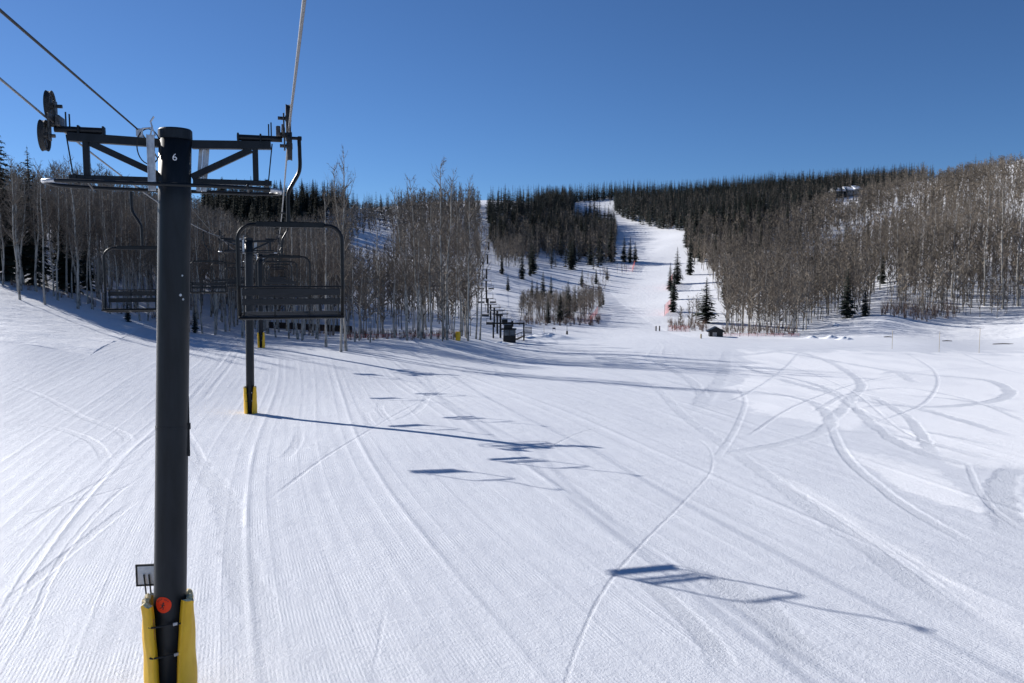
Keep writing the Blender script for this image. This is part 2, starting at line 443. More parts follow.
    # untouched wind-packed snow between the loops
    ppx, ppy = proj(x, np.maximum(y, 1), z)
    sl = np.nonzero((y > 8) & (y < 200) & (ppx > 560) & (ppx < 2200))[0]
    sx_, sy_ = x[sl], y[sl]
    JIT = [(ppx[sl]+vnoise(sx_*.5, sy_*.3, 41)*34+vnoise(sx_*3, sy_*3, 43+q)*12, ppy[sl]+vnoise(sx_*.6, sy_*.4, 42)*7+vnoise(sx_*3, sy_*3, 53+q)*4) for q in range(5)]
    def poly(P):
        out_ = np.zeros(len(x)); out_[sl] = sum(poly1(P, q).astype(float) for q in range(5))/5.0; return out_
    def poly1(P, q):
        ins = np.zeros(len(sl), bool); j = len(P)-1
        qx, qy = JIT[q]
        for i in range(len(P)):
            xi, yi = P[i]; xj, yj = P[j]
            if yi != yj: ins ^= ((yi > qy) != (yj > qy)) & (qx < (xj-xi)*(qy-yi)/(yj-yi)+xi)
            j = i
        return ins
    for P in ([(752,349),(830,352),(1300,356),(2000,420),(1400,500),(1040,470),(960,470),(900,440),(860,420),(840,432),(800,420),(752,414),(735,398)],
              [(960,450),(1040,446),(1240,500),(1010,470)],
              [(640,352),(668,356),(672,370),(650,368)],
              [(760,468),(800,482),(900,545),(1040,640),(1200,760),(1040,660),(900,565),(780,485)],
              [(835,440),(930,470),(990,510),(1000,520),(900,490)]):
        fresh = np.maximum(fresh, poly(P)*(.45 if P[0] == (760,468) else .9))
    fresh = fresh*(.72+.28*sstep(-.25, .1, vnoise(x/2.2, y/5, 51)))*(1-np.minimum(1, tread*1.3))
    lefts = (1-sstep(-31, -19, x+.25*y))*(y > 20)*(y < 120)
    fresh = np.maximum(fresh, lefts*.55*sstep(-.2, .2, vnoise(x/6, y/6, 52)))
    wild = sstep(100, 150, y)*.3+sstep(-46, -34, -x-.55*y)*0
    out = ((x+.33*y < -14) & (y > 70) | (y > 135) & ((x > 30) | (x < -25)))
    wild = np.maximum(wild, out*.9)
    z += wild*near*(vnoise(x/2.3, y/2.3, 61)*.14+vnoise(x/.8, y/.8, 62)*.03)
    nR, nC = X.shape
    idx = np.arange(nR*nC).reshape(nR, nC)
    Q = np.stack([idx[:-1,:-1], idx[:-1,1:], idx[1:,1:], idx[1:,:-1]], -1).reshape(-1, 4)
    me = np_mesh('snow_ground', np.stack([x, y, z], 1), Q, [M['snow']], smooth=True)
    for nm, a in (('cross', u), ('tread', tread), ('fresh', fresh), ('wild', wild)):
        at_ = me.attributes.new(nm, 'FLOAT', 'POINT'); at_.data.foreach_set('value', a.astype(np.float32))
    o = bpy.data.objects.new('snow_ground', me); COL.objects.link(o)
    tag(o, 'groomed snow run and snowy hillsides', 'snow', kind='structure')
build_ground()

# ------------------------------------------------------------------ lift line
SLOPE = -.295
RD = Vector((SLOPE, 1, 0)).normalized()          # rope direction, away from the camera
RN = Vector((RD.y, -RD.x, 0))                    # to the right of it
def xr(y): return .285+SLOPE*y
def xl(y): return -3.43+SLOPE*y
def xc(y): return -1.665+SLOPE*y
ANG = math.atan2(RD.y, RD.x)-PI/2                # rotation that turns +Y into the rope direction
HG = 1.87; HGL = 1.70; ROPE_Z = 2.38
def sheave_assembly(parent, side, z0):
    """two wheels, one above and one under the rope, on a side plate (local frame of the tower head)"""
    x = side*(HG if side > 0 else HGL)
    fr = MB(); inn = -side
    fr.box((x+inn*.105, 0, z0), (.03, .80, .10), bev=.006)
    fr.box((x+inn*.075, .2, z0+.16), (.025, .14, .34), bev=.006)
    fr.box((x+inn*.075, -.22, z0-.16), (.025, .14, .36), bev=.006)
    fr.box((x+inn*.17, .0, z0-.02), (.07, .34, .16), bev=.01)
    fr.tube([(x+inn*.2, 0, z0-.06), (x-inn*.05, 0, z0-.06)], .045, 10)
    fr.tube([(x+inn*.05, .2, z0+.25), (x+inn*.17, .2, z0+.25)], .03, 6)
    fr.tube([(x+inn*.05, -.22, z0-.27), (x+inn*.15, -.22, z0-.27)], .03, 6)
    f = fr.build('sheave_assembly', M['sheave'], parent)
    for (yy, zz) in ((.2, .25), (-.22, -.27)):
        w = MB(); r = .235
        w.lathe((x, yy, z0+zz), (1,0,0), [(-.035,.20),(-.04,r),(-.015,r-.012),(.015,r-.012),(.04,r),(.035,.20),(.02,.19),(-.02,.19)], 28, closed=True)
        wo = w.build('sheave_wheel', M['rubber'], f, smooth=False)
        h = MB(); h.lathe((x, yy, z0+zz), (1,0,0), [(-.05,.05),(.05,.05)], 12)
        for k in range(6):
            a = k*PI/3; h.beam((x, yy+.04*math.cos(a), z0+zz+.04*math.sin(a)), (x, yy+.195*math.cos(a), z0+zz+.195*math.sin(a)), .03, .035, 0)
        h.lathe((x, yy, z0+zz), (1,0,0), [(-.012,.15),(-.012,.2),(.012,.2),(.012,.15)], 24, closed=True)
        # rotate spoke set is one casting with the rim flange
        h.build('hub', M['sheave'], f)
    return f
def wrapped_disc(mb, c, R, a0, z0, r, off, n=40, rings=3):
    vs = [(0, 0)]; 
    for q in range(1, rings+1):
        for k in range(n): vs.append((r*q/rings*math.cos(2*PI*k/n), r*q/rings*math.sin(2*PI*k/n)))
    V = [(c[0]+(R+off)*math.cos(a0+s/R), c[1]+(R+off)*math.sin(a0+s/R), z0+t) for s, t in vs]
    Fc = [(0, 1+k, 1+(k+1) % n) for k in range(n)]
    for q in range(rings-1):
        for k in range(n):
            a = 1+q*n+k; b = 1+q*n+(k+1) % n; Fc.append((a, a+n, b+n, b))
    mb.add(V, Fc)
def wrap_mesh(me, R, a0, z0, off, c):
    for v in me.vertices:
        s, t = v.co.x, v.co.y
        v.co = (c[0]+(R+off)*math.cos(a0+s/R), c[1]+(R+off)*math.sin(a0+s/R), z0+t)
def text_mesh(txt, size, align='CENTER'):
    cu = bpy.data.curves.new('t', 'FONT'); cu.body = txt; cu.size = size; cu.align_x = align; cu.align_y = 'CENTER'; cu.resolution_u = 3
    o = bpy.data.objects.new('t', cu); COL.objects.link(o); bpy.context.view_layer.update()
    dg = bpy.context.evaluated_depsgraph_get(); me = bpy.data.meshes.new_from_object(o.evaluated_get(dg))
    bpy.data.objects.remove(o); me.materials.clear(); return me

def make_tower(y, zb, lean, label, full):
    x = xc(y); t = empty('lift_tower', (x, y, 0), ANG, label=label, cat='lift tower', group='towers along the chairlift line')
    R0, R1 = .258, .245
    def pc(z):                                    # pole centre in local coordinates at height z
        k = (2.3-z)/(2.3+7.2); off = Vector((lean[0]+(lean[1]-lean[0])*k, 0, 0)); off.rotate(Matrix.Rotation(-ANG, 3, 'Z')); return off
    def pr(z): return R1+(R0-R1)*(2.3-z)/(2.3-zb)
    zs = [zb-.6, -5, -2.52, -2.48, 1.1, 2.2]
    pole = MB(); prof = []
    pth = [Vector((pc(z).x, pc(z).y, z)) for z in zs]
    pole.tube(pth, [pr(z) for z in zs], 40)
    pl = pole.build('pole', M['tower'], t, smooth=True)
    cap = MB(); c0 = pc(2.2)
    cap.lathe((c0.x, c0.y, 2.14), (0,0,1), [(0,R1+.003),(0,R1+.012),(.14,R1+.012),(.165,R1-.01),(.17,.1)], 40); cap.build('pole_cap', M['tower'], pl)
    ring = MB(); ring.lathe((pc(-2.5).x, pc(-2.5).y, -2.5), (0,0,1), [(-.03,pr(-2.5)),(-.03,pr(-2.5)+.006),(.03,pr(-2.5)+.006),(.03,pr(-2.5))], 40, closed=True); ring.build('weld_band', M['tower'], pl)
    # crossarm truss: top beam, bottom beam, end struts and diagonals
    for nm, s in (('crossarm', -1), ('crossarm', 1)):
        a = MB(); cx = c0.x
        e = 0 if s > 0 else .15
        a.beam((cx+s*.24, 0, 2.08), (s*(1.58-e), 0, 2.12), .13, .13)
        a.beam((cx+s*.24, 0, 1.50), (s*(1.58-e), 0, 1.50), .10, .08)
        a.beam((s*(1.33-e), 0, 1.54), (s*(1.33-e), 0, 2.05), .09, .09)
        a.beam((cx+s*.22, 0, 1.56), (s*(1.27-e), 0, 2.04), .10, .10)
        a.box((s*(1.50-e), 0, 1.50), (.05, .16, .11), bev=.004)
        a.tube([(s*(1.05-e), 0, 2.23), (s*(1.76-e), 0, 2.23)], .05, 12)
        a.box((s*(1.07-e), 0, 2.22), (.03, .15, .15), bev=.004); a.box((s*(1.42-e), 0, 2.22), (.03, .15, .15), bev=.004)
        a.tube([(s*(1.55-e), .02, 2.25), (s*(1.55-e), .02, 2.47)], .012, 6); a.tube([(s*(1.59-e), -.03, 2.25), (s*(1.59-e), -.03, 2.49)], .012, 6)
        a.tube([(s*(1.60-e), 0, 2.15), (s*(1.52-e), 0, 1.47)], .011, 6)
        a.build('crossarm', M['tower'], t)
        sheave_assembly(t, s, 2.36)
    g = MB(); g.box((c0.x, -.24, 1.62), (.5, .12, .03)); 
    # guard hoop round the head
    hoop = []
    for k in range(64):
        q = 2*PI*k/64; cxx, cyy = math.cos(q), math.sin(q)
        hoop.append((-.03+1.74*math.copysign(abs(cxx)**.55, cxx), .52*math.copysign(abs(cyy)**.62, cyy), 1.385-.03*math.cos(q)))
    h = MB(); h.tube(hoop, .030, 8, closed=True)
    for sx in (-1.2, 1.2):
        h.tube([(sx, -.50, 1.38), (sx, 0, 1.47), (sx, .50, 1.38)], .022, 6)
    h.build('guard_hoop', M['galv'] if False else M['tower'], t, smooth=True)
    for s in (-1, 1):
        tp_ = [(p[0]+.003*s, p[1]*1.01, p[2]+.002) for p in hoop if p[0]*s > 1.50]
        if s > 0: tp_ = sorted(tp_, key=lambda q: q[1])
        else: tp_ = sorted(tp_, key=lambda q: q[1])
        m_ = MB(); m_.tube(tp_, .031, 8); m_.build('hoop_end', M['galv'], t, smooth=True)
    # maintenance lifting bars of bare channel steel
    for (xx, yy, ln, tilt) in ((-.33, -.30, .86, 0.), (.42, .22, .8, .22)):
        b = MB(); p0 = Vector((c0.x+xx, yy, 2.16)); p1 = p0+Vector((-tilt*.35, 0, -ln))
        b.beam(p0, p1, .10, .025, .003)
        b.beam(p0+Vector((-.05, -.02, 0)), p1+Vector((-.05, -.02, 0)), .012, .06, 0); b.beam(p0+Vector((.05, -.02, 0)), p1+Vector((.05, -.02, 0)), .012, .06, 0)
        b.build('lifting_bar', M['galv'], t)
    l = MB(); cc = Vector((c0.x-.36, -.30, 1.98)); l.tube([cc+Vector((.17*math.cos(a), 0, .27*math.sin(a))) for a in [2*PI*k/28 for k in range(28)]], .010, 6, closed=True)
    l.build('cable_loop', M['strap'], t)
    hk = MB(); hk.tube([(c0.x-.33, -.31, 2.14), (c0.x-.30, -.31, 2.28), (c0.x-.32, -.31, 2.36), (c0.x-.27, -.31, 2.44)], .014, 6)
    hk.tube([(c0.x-.46, -.31, 2.14), (c0.x-.44, -.31, 2.25), (c0.x-.30, -.31, 2.27), (c0.x-.26, -.31, 2.15)], .012, 6)
    hk.box((c0.x-.50, -.2, 2.20), (.09, .09, .12), bev=.005)
    hk.build('hook', M['galv'], t)
    # impact padding: two split yellow halves round the pole foot
    cb = pc(zb+1); zt = zb+(1.80 if full else 1.72)
    th = ANG                                     # camera direction in local angle
    cam_a = math.atan2(-y, -x)-ANG
    for s in (-1, 1):
        V = []; NA, NZ = 16, 26
        for side_ in (0, 1):
            for iz in range(NZ+1):
                kz = iz/NZ; z = zb-.3+(zt-zb+.3)*kz
                open_ = .22+.42*kz**1.8 if s > 0 else .50+.22*kz      # gap half angle seen from the front
                for ia in range(NA+1):
                    a = cam_a+s*(open_+(2.75-open_)*ia/NA)
                    r = .405+.03*math.sin(ia*.8+kz*5)*.3+(.05*kz*kz if ia < 4 else 0)+.006*math.cos(kz*17)
                    r -= .11 if side_ == 0 else 0
                    top = (.025*math.sin(ia*1.3+s)+.012*math.cos(ia*2.9))*kz**6
                    V.append((cb.x+r*math.cos(a), cb.y+r*math.sin(a), z+top))
        fs = []; st = (NZ+1)*(NA+1)
        def id_(sd, iz, ia): return sd*st+iz*(NA+1)+ia
        for iz in range(NZ):
            for ia in range(NA):
                fs.append((id_(1,iz,ia), id_(1,iz,ia+1), id_(1,iz+1,ia+1), id_(1,iz+1,ia)))
                fs.append((id_(0,iz,ia), id_(0,iz+1,ia), id_(0,iz+1,ia+1), id_(0,iz,ia+1)))
            fs.append((id_(0,iz,0), id_(1,iz,0), id_(1,iz+1,0), id_(0,iz+1,0)))
            fs.append((id_(0,iz,NA), id_(0,iz+1,NA), id_(1,iz+1,NA), id_(1,iz,NA)))
        m_ = MB(); m_.add(V, fs); pad = m_.build('padding', M['yellow'], t, smooth=True)
        tf = MB(); fv = []; ff = []
        for ia in range(NA+1):
            for q in (0, .5, 1):
                a0 = Vector(V[id_(0,NZ,ia)]); a1 = Vector(V[id_(1,NZ,ia)]); p = a0.lerp(a1, q)
                fv.append((p.x, p.y, p.z+(.035*abs(math.sin(ia*2.1+s*3)) if q == .5 else 0)))
        for ia in range(NA):
            for q in range(2): b0 = ia*3+q; ff.append((b0, b0+1, b0+4, b0+3))
        tf.add(fv, ff); tf.build('foam_edge', M['foam'], pad)
    for zz in (zt-.34, zt-.86):
        pth = []
        for k in range(25):
            da = -.80+1.32*k/24; a = cam_a+da
            r = .29+.118*min(1, abs(da)/.7)**1.5+(.012 if abs(da) > .55 else 0)
            pth.append((cb.x+r*math.cos(a), cb.y+r*math.sin(a), zz-.01*math.cos(da*1.5)))
        st_ = MB(); st_.tube(pth, .015, 6); so = st_.build('strap', M['strap'], t)
        bk = MB(); a = cam_a+.30; R_ = Matrix.Rotation(a, 3, 'Z'); bk.box((cb.x+.335*math.cos(a), cb.y+.335*math.sin(a), zz), (.03, .07, .05), R_, bev=.004)
        bk.build('buckle', M['galv'], so)
    # number plate, painted on the pole
    if full:
        me = text_mesh('6', .155); me.materials.append(M['white']); z6 = 1.83
        wrap_mesh(me, pr(1.8), cam_a-.02, z6, .004, pc(1.8)); o = bpy.data.objects.new('tower_number', me); COL.objects.link(o); o.parent = pl
        o['label'] = 'white painted digit 6'
        dsc = MB(); zc = -5.42; c = pc(zc); a0 = cam_a-.45; wrapped_disc(dsc, c, pr(zc), a0, zc, .135, .004)
        d = dsc.build('sticker', M['orange'], pl, label='round orange warning sticker with a black figure')
        me = bpy.data.meshes.new('pictogram'); g = MB()
        def capsule(p, q, w):
            p = Vector((*p, 0)); q = Vector((*q, 0)); dd = (q-p).normalized(); nn = Vector((-dd.y, dd.x, 0))
            P = []
            for k in range(7): a = PI/2+PI*k/6; P.append(p+dd*math.cos(a)*w+nn*math.sin(a)*w)
            for k in range(7): a = -PI/2+PI*k/6; P.append(q+dd*math.cos(a)*w+nn*math.sin(a)*w)
            g.add(P, [tuple(range(len(P)))])
        capsule((.012,.03),(.012,.032),.014); capsule((.004,.008),(-.008,-.025),.012); capsule((.004,.008),(.028,-.008),.006)
        capsule((-.008,-.025),(.012,-.05),.006); capsule((.012,-.05),(-.002,-.075),.006); capsule((-.008,-.025),(-.03,-.05),.006); capsule((-.03,-.05),(-.048,-.055),.005); capsule((0,.0),(-.03,.004),.005)
        pm = g.build('pictogram', M['ink'], d); wrap_mesh(pm.data, pr(zc), a0, zc, .008, c)
        # curved lettering along the upper rim
        word = 'KEEP OFF'
        for i, ch in enumerate(word):
            if ch == ' ': continue
            me = text_mesh(ch, .042); aa = math.radians(146-112*i/(len(word)-1))
            for v in me.vertices:
                q = Vector((v.co.x, v.co.y)); q.rotate(Matrix.Rotation(aa-PI/2, 2)); v.co.x = q.x+.098*math.cos(aa); v.co.y = q.y+.098*math.sin(aa)
            me.materials.append(M['ink']); wrap_mesh(me, pr(zc), a0, zc, .008, c)
            o = bpy.data.objects.new('lettering', me); COL.objects.link(o); o.parent = d
        cn = MB(); a = cam_a+1.42; c = pc(-2.3)
        px_, py_ = c.x+(pr(-2)-.005)*math.cos(a), c.y+(pr(-2)-.005)*math.sin(a)
        cn.beam((px_-.012, py_, -3.0), (px_, py_, -2.0), .045, .04); cn.box((px_-.005, py_, -2.5), (.07,.07,.1), bev=.005)
        cn.build('conduit', M['tower'], pl)
        for (aa, zz, ww) in ((.52, -.02, .035), (.42, -.33, .05), (.60, -.40, .04)):
            a = cam_a+aa; c = pc(zz); bl = MB(); bl.lathe((c.x+(pr(zz)-.003)*math.cos(a), c.y+(pr(zz)-.003)*math.sin(a), zz), (math.cos(a), math.sin(a), 0), [(0,ww*.5),(.012,ww*.4)], 10)
            bl.build('bolt', M['galv'], pl)
        # narrow rusty ladder rail behind the left padding
        lr = MB(); a = cam_a-.82; c = pc(-6)
        for da in (-.05, .05):
            lr.beam((c.x+.34*math.cos(a+da*2), c.y+.34*math.sin(a+da*2), zb), (c.x+.36*math.cos(a+da*2), c.y+.36*math.sin(a+da*2), -5.62), .025, .015, 0)
        lr.build('ladder_rail', M['rust'], t)
    return t
T6 = make_tower(13.0, -7.2, (.13, -.31), 'nearest lift tower, numbered 6, tall dark steel pole with split yellow padding', True)
def zb_at(y): return Hs(xc(y), y)
make_tower(51.0, zb_at(51), (.05, -.12), 'second lift tower, thin dark pole with yellow padding in open snow', False)
make_tower(90.0, zb_at(90), (0, -.1), 'third lift tower, padded yellow at its foot beyond the chairs', False)
make_tower(128.0, zb_at(128), (0, 0), 'farthest tower of the near lift beside the dark timber wall', False)

# ropes
def rope(name, pts, r, label, cat, mat=None):
    m = MB(); m.tube(pts, r, 8); return m.build(name, mat or M['rope'], None, smooth=True, label=label, cat=cat)
def span(fx, ys, z0, sag):
    P = []
    for a, b in zip(ys[:-1], ys[1:]):
        for k in range(12):
            q = k/12; y = a+(b-a)*q; P.append((fx(y), y, z0-sag*4*q*(1-q)*((b-a)/38.)**2))
    P.append((fx(ys[-1]), ys[-1], z0)); return P
ty = [13, 51, 90, 128, 166]
off = RN*HG
# sheaves sit on the arm ends, shifted along y by the arm direction
def ys(o): return [-30.0+o]+[t+o for t in ty]
dyr = HG*RN.y
rope('haul_rope', span(xr, ys(dyr), ROPE_Z, .30), .017, 'steel haul rope of the uphill side, running overhead past the right sheaves', 'cable')
rope('haul_rope', [(xl(y), y, ROPE_Z+.045*(12.45-y)) for y in (-30, -10, 0, 6, 10)]+span(xl, ys(-dyr), ROPE_Z, .30)[12:], .017, 'steel haul rope of the downhill side, through the left sheaves of the nearest tower', 'cable')
rope('signal_cable', [(xc(y)-.42, y, 2.26+.033*(y-13)) for y in (-25, -12, 0, 7)]+[(xc(y)-.42, y, z-.12) for (x, y, z) in span(xc, ty, ROPE_Z, .9)], .013, 'thin black communication cable meeting the nearest tower beside its pole top', 'cable', M['strap'])

# chairs
def make_chair():
    t = empty('chairlift_chair', (0,0,0), ANG)
    hw = .88
    g = MB(); g.tube([(-.02, 0, .0), (.20, 0, .0)], .028, 8); g.box((0, 0, 0), (.09, .30, .08), bev=.01); g.box((.19, 0, 0), (.07, .07, .07), bev=.008)
    g.build('grip', M['chair'], t)
    h = MB(); h.tube(crom([(.18,0,0),(.185,0,-.25),(.175,0,-.55),(.06,0,-.78),(-.02,0,-.95),(-.03,0,-1.25),(-.03,0,-1.49)], 5), .034, 10)
    h.build('hanger', M['chair'], t, smooth=True)
    b = MB(); r = .25; top = -1.50; bot = -3.11; P = [(-hw, .10, bot), (-hw, 0, -2.6), (-hw, 0, top-r)]
    for k in range(1, 8): a = PI-k*PI/2/8; P.append((-hw+r+r*math.cos(a), 0, top-r+r*math.sin(a)))
    P.append((-hw+r, 0, top)); P.append((0, 0, top+.035)); P.append((hw-r, 0, top))
    for k in range(1, 8): a = PI/2-k*PI/2/8; P.append((hw-r+r*math.cos(a), 0, top-r+r*math.sin(a)))
    P += [(hw, 0, top-r), (hw, 0, -2.6), (hw, .10, bot)]
    b.tube(P, .035, 10); b.beam((-.58, 0, top+.012), (.58, 0, top+.012), .07, .095, .01); b.build('bail', M['chair'], t, smooth=False)
    # seat frame runs forward from the bail feet; the backrest leans back over it
    s = MB()
    s.tube([(-hw, -.02, bot), (hw, -.02, bot)], .032, 8); s.tube([(-hw, .48, bot+.05), (hw, .48, bot+.05)], .025, 8)
    for xx in (-hw, -.29, .29, hw): s.tube([(xx, -.04, bot), (xx, .48, bot+.05)], .022, 8)
    s.build('seat_frame', M['chair'], t)
    st = MB()
    for k in range(5): st.box((0, .05+.1*k, bot+.035+.01*k), (2*hw-.08, .075, .025), bev=.005)
    st.build('seat', M['slat'], t)
    br = MB()
    for z_, hh in ((-2.66, .12), (-2.83, .11)): br.box((0, -.045-(z_+3.1)*.08, z_), (2*hw-.10, .022, hh), bev=.005)
    br.build('backrest', M['slat'], t)
    bf = MB(); bf.tube([(-hw+.03, -.08, -2.57), (hw-.03, -.08, -2.57)], .016, 8)
    for xx in (-.80, -.29, .29, .80): bf.tube([(xx, -.08, -2.57), (xx, -.02, bot)], .013, 6)
    bf.build('backrest_frame', M['chair'], t)
    for xx in (-hw, hw): ar = MB(); ar.tube([(xx, 0, -2.62), (xx, .30, -2.64), (xx, .36, -2.72), (xx, .36, bot+.04)], .018, 6); ar.build('armrest', M['chair'], t)
    return t
ch0 = make_chair(); first = True
def rope_z(y): # sagging between towers
    for a, b in zip([-30]+ty[:-1], ty):
        if a <= y <= b: q = (y-a)/(b-a); return ROPE_Z-.30*4*q*(1-q)*((b-a)/38.)**2
    return ROPE_Z
nth = ['first','second','third','fourth','fifth','sixth','seventh','eighth']
for i, y in enumerate([14.1, 27.5, 44.0, 58, 73, 88.5, 103]):
    lb = 'large empty black triple chair hanging nearest, just right of the nearest tower' if i == 0 else f'{nth[i]} chair going away on the right haul rope, framed inside the nearest chair'
    loc = (xr(y), y, rope_z(y-dyr)-.01)
    if first: ch0.location = loc; c = ch0; first = False
    else: c = copy_thing(ch0, loc)
    tag(c, lb, 'lift chair', 'chairs of the near chairlift')
for i, y in enumerate([20.7, 41.3, 55, 70, 85, 100]):
    lb = ['empty chair coming down left of the nearest tower pole, half hidden by it', 'second returning chair, peeping out right of the nearest tower pole', 'third returning chair, left of the second tower'][i] if i < 3 else f'{nth[i]} returning chair on the left haul rope, small in the distance'
    c = copy_thing(ch0, (xl(y), y, rope_z(y+dyr)-.01), (0, 0, ANG+PI)); tag(c, lb, 'lift chair', 'chairs of the near chairlift')

# small sign leaning behind the nearest tower
sg = empty('small_sign', at(147.5, 575, 13.35), .12, label='small grey sign on two thin posts behind the nearest padded tower', cat='sign')
m = MB(); m.box((0,0,.0), (.34,.015,.34), bev=.004); m.build('sign_panel', M['panel'], sg)
m = MB()
for a, b in (((-.175,0,-.175),(.175,0,-.175)),((-.175,0,.175),(.175,0,.175)),((-.175,0,-.19),(-.175,0,.19)),((.175,0,-.19),(.175,0,.19))): m.beam(a, b, .03, .03, 0)
m.build('sign_frame', M['strap'], sg)
for xx in (-.02, .06):
    m = MB(); m.tube([(xx-.03,-.03,.02),(xx+.04,-.05,-.8),(xx+.06,-.05,-2.0)], .013, 6); m.build('post', M['strap'], sg)

# ------------------------------------------------------------------ trees (array generators)
def tube_np(path, rad, n):
    path = np.asarray(path, float); m = len(path); a = np.arange(n)*2*PI/n
    V = []
    for i in range(m):
        t = path[min(i+1, m-1)]-path[max(i-1, 0)]; t = t/(np.linalg.norm(t)+1e-9)
        x = np.cross(t, [.13, .97, .2]); x /= np.linalg.norm(x)+1e-9; y = np.cross(t, x)
        V.append(path[i]+rad[i]*(np.cos(a)[:, None]*x+np.sin(a)[:, None]*y))
    V = np.concatenate(V); T = []
    for i in range(m-1):
        for k in range(n):
            l = (k+1) % n; p, q, r, s = i*n+k, i*n+l, (i+1)*n+l, (i+1)*n+k
            T += [(p, q, r), (p, r, s)]
    return V, np.array(T)
class Acc:
    def __init__(s): s.V = []; s.T = []; s.M = []; s.n = 0
    def add(s, V, T, m): s.V.append(V); s.T.append(np.asarray(T)+s.n); s.M.append(np.full(len(T), m)); s.n += len(V)
    def get(s): return np.concatenate(s.V), np.concatenate(s.T), np.concatenate(s.M)
def slivers(p0, p1, w, rng):
    d = p1-p0; r = rng.normal(size=d.shape); s = np.cross(d, r); s /= np.linalg.norm(s, axis=1)[:, None]+1e-9
    w = np.asarray(w).reshape(-1, 1)
    V = np.stack([p0-s*w/2, p0+s*w/2, p1], 1).reshape(-1, 3)
    return V, np.arange(len(V)).reshape(-1, 3)
def aspen(seed, nprim=44, ntw=7, sides=7, c0=.38, wtw=.022, spread=1., lean=.02, h=10., r0=.085):
    """unit tree: height 10 m, base at origin; returns trunk and crown arrays"""
    rng = np.random.default_rng(seed); K = 9
    zz = np.linspace(0, h*.97, K); wob = np.cumsum(rng.normal(0, .07, (K, 2)), 0); wob -= wob[0]
    wob += zz[:, None]*rng.normal(0, lean, 2)
    path = np.column_stack([wob, zz]); rad = r0*(1-zz/h)**.75+.012; rad[0] *= 1.25
    tr = Acc(); V, T = tube_np(path, rad, sides); tr.add(V, T, 0)
    def on(z): return np.column_stack([np.interp(z, zz, wob[:, 0]), np.interp(z, zz, wob[:, 1]), z])
    k = c0+(1-c0)*rng.random(nprim)**.85; z = k*h*.98; f = (k-c0)/(1-c0)
    L = h*(.045+.15*(1-f)**.7*np.minimum(1, .45+f*3))*rng.uniform(.6, 1.25, nprim)*spread
    az = rng.random(nprim)*2*PI; el = np.radians(rng.uniform(25, 58, nprim))
    d = np.column_stack([np.cos(az)*np.cos(el), np.sin(az)*np.cos(el), np.sin(el)])
    p0 = on(z); p1 = p0+d*L[:, None]*.55; d2 = d.copy(); d2[:, 2] += .45; d2 /= np.linalg.norm(d2, axis=1)[:, None]
    p2 = p1+d2*L[:, None]*.5
    cr = Acc()
    V, T = slivers(p0, p1+d*.15*L[:, None], wtw*2.6*(L/h*8+.4), rng); cr.add(V, T, 1)
    V, T = slivers(p1-d*.1, p2, wtw*1.7, rng) if False else slivers(p1, p2, np.full(nprim, wtw*1.8), rng); cr.add(V, T, 1)
    if ntw:
        q = rng.random((nprim, ntw)); base = np.where(q[..., None] < .5, p0[:, None]+(p1-p0)[:, None]*(q[..., None]*2), p1[:, None]+(p2-p1)[:, None]*((q[..., None]-.5)*2))
        dd = rng.normal(size=(nprim, ntw, 3))*.75+d[:, None]; dd[..., 2] += .35; dd /= np.linalg.norm(dd, axis=2)[..., None]
        ln = L[:, None]*rng.uniform(.22, .55, (nprim, ntw))
        e = base+dd*ln[..., None]
        V, T = slivers(base.reshape(-1, 3), e.reshape(-1, 3), np.full(nprim*ntw, wtw), rng); cr.add(V, T, 1)
    return tr.get(), cr.get()
def spruce(seed, tiers=22, per=9, spikes=3, h=10., R=1.75, z0=.05, narrow=1., sides=6):
    rng = np.random.default_rng(seed)
    tr = Acc(); V, T = tube_np([(0,0,0),(0,0,h*.5),(0,0,h*.96)], [.16,.10,.02], sides); tr.add(V, T, 0)
    cr = Acc(); Vs, Ts = [], []
    n0 = 0
    for i in range(tiers):
        f = i/(tiers-1); z = h*(z0+(1-z0)*f**.93)
        rr = R*narrow*((1-f)**.66*.96+.04)*rng.uniform(.70, 1.2)
        if f < .12: rr *= .7+2.5*f
        m = max(4, int(per*(1-.45*f)))
        for k in range(m):
            a = 2*PI*(k+rng.uniform(-.4, .4))/m+i*1.1; r = rr*rng.uniform(.6, 1.18); droop = rng.uniform(.22, .5)*r*(1-f*.8)
            zb = z+rng.uniform(-.12, .12)
            ca, sa = math.cos(a), math.sin(a)
            w = r*rng.uniform(.22, .36)+.04
            P = [(0,0,zb+.05), (ca*r*.55-sa*w, sa*r*.55+ca*w, zb-droop*.75), (ca*r, sa*r, zb-droop*.85+.05*r), (ca*r*.55+sa*w, sa*r*.55-ca*w, zb-droop*.75), (ca*r*.5, sa*r*.5, zb-droop*.30)]
            Vs += P; Ts += [(n0,n0+1,n0+4),(n0+4,n0+1,n0+2),(n0+4,n0+2,n0+3),(n0,n0+4,n0+3)]; n0 += 5
            for s in range(spikes):
                q = rng.uniform(.35, .98); side = rng.choice([-1, 1]); b0 = (ca*r*q, sa*r*q, zb-droop*(.3+.5*q))
                ln = w*rng.uniform(.7, 1.5); e = (b0[0]+ca*ln*.6-sa*side*ln, b0[1]+sa*ln*.6+ca*side*ln, b0[2]-ln*rng.uniform(.2, .75))
                Vs += [b0, (b0[0]-ca*.16*r, b0[1]-sa*.16*r, b0[2]+.02), e]; Ts.append((n0, n0+1, n0+2)); n0 += 3
    # leader shoot
    Vs += [(-.03,0,h*.93),(.03,0,h*.93),(0,0,h*1.03),(0,.03,h*.93)]; Ts += [(n0,n0+1,n0+2),(n0,n0+3,n0+2)]; n0 += 4
    cr.add(np.array(Vs, float), np.array(Ts), 1)
    return tr.get(), cr.get()

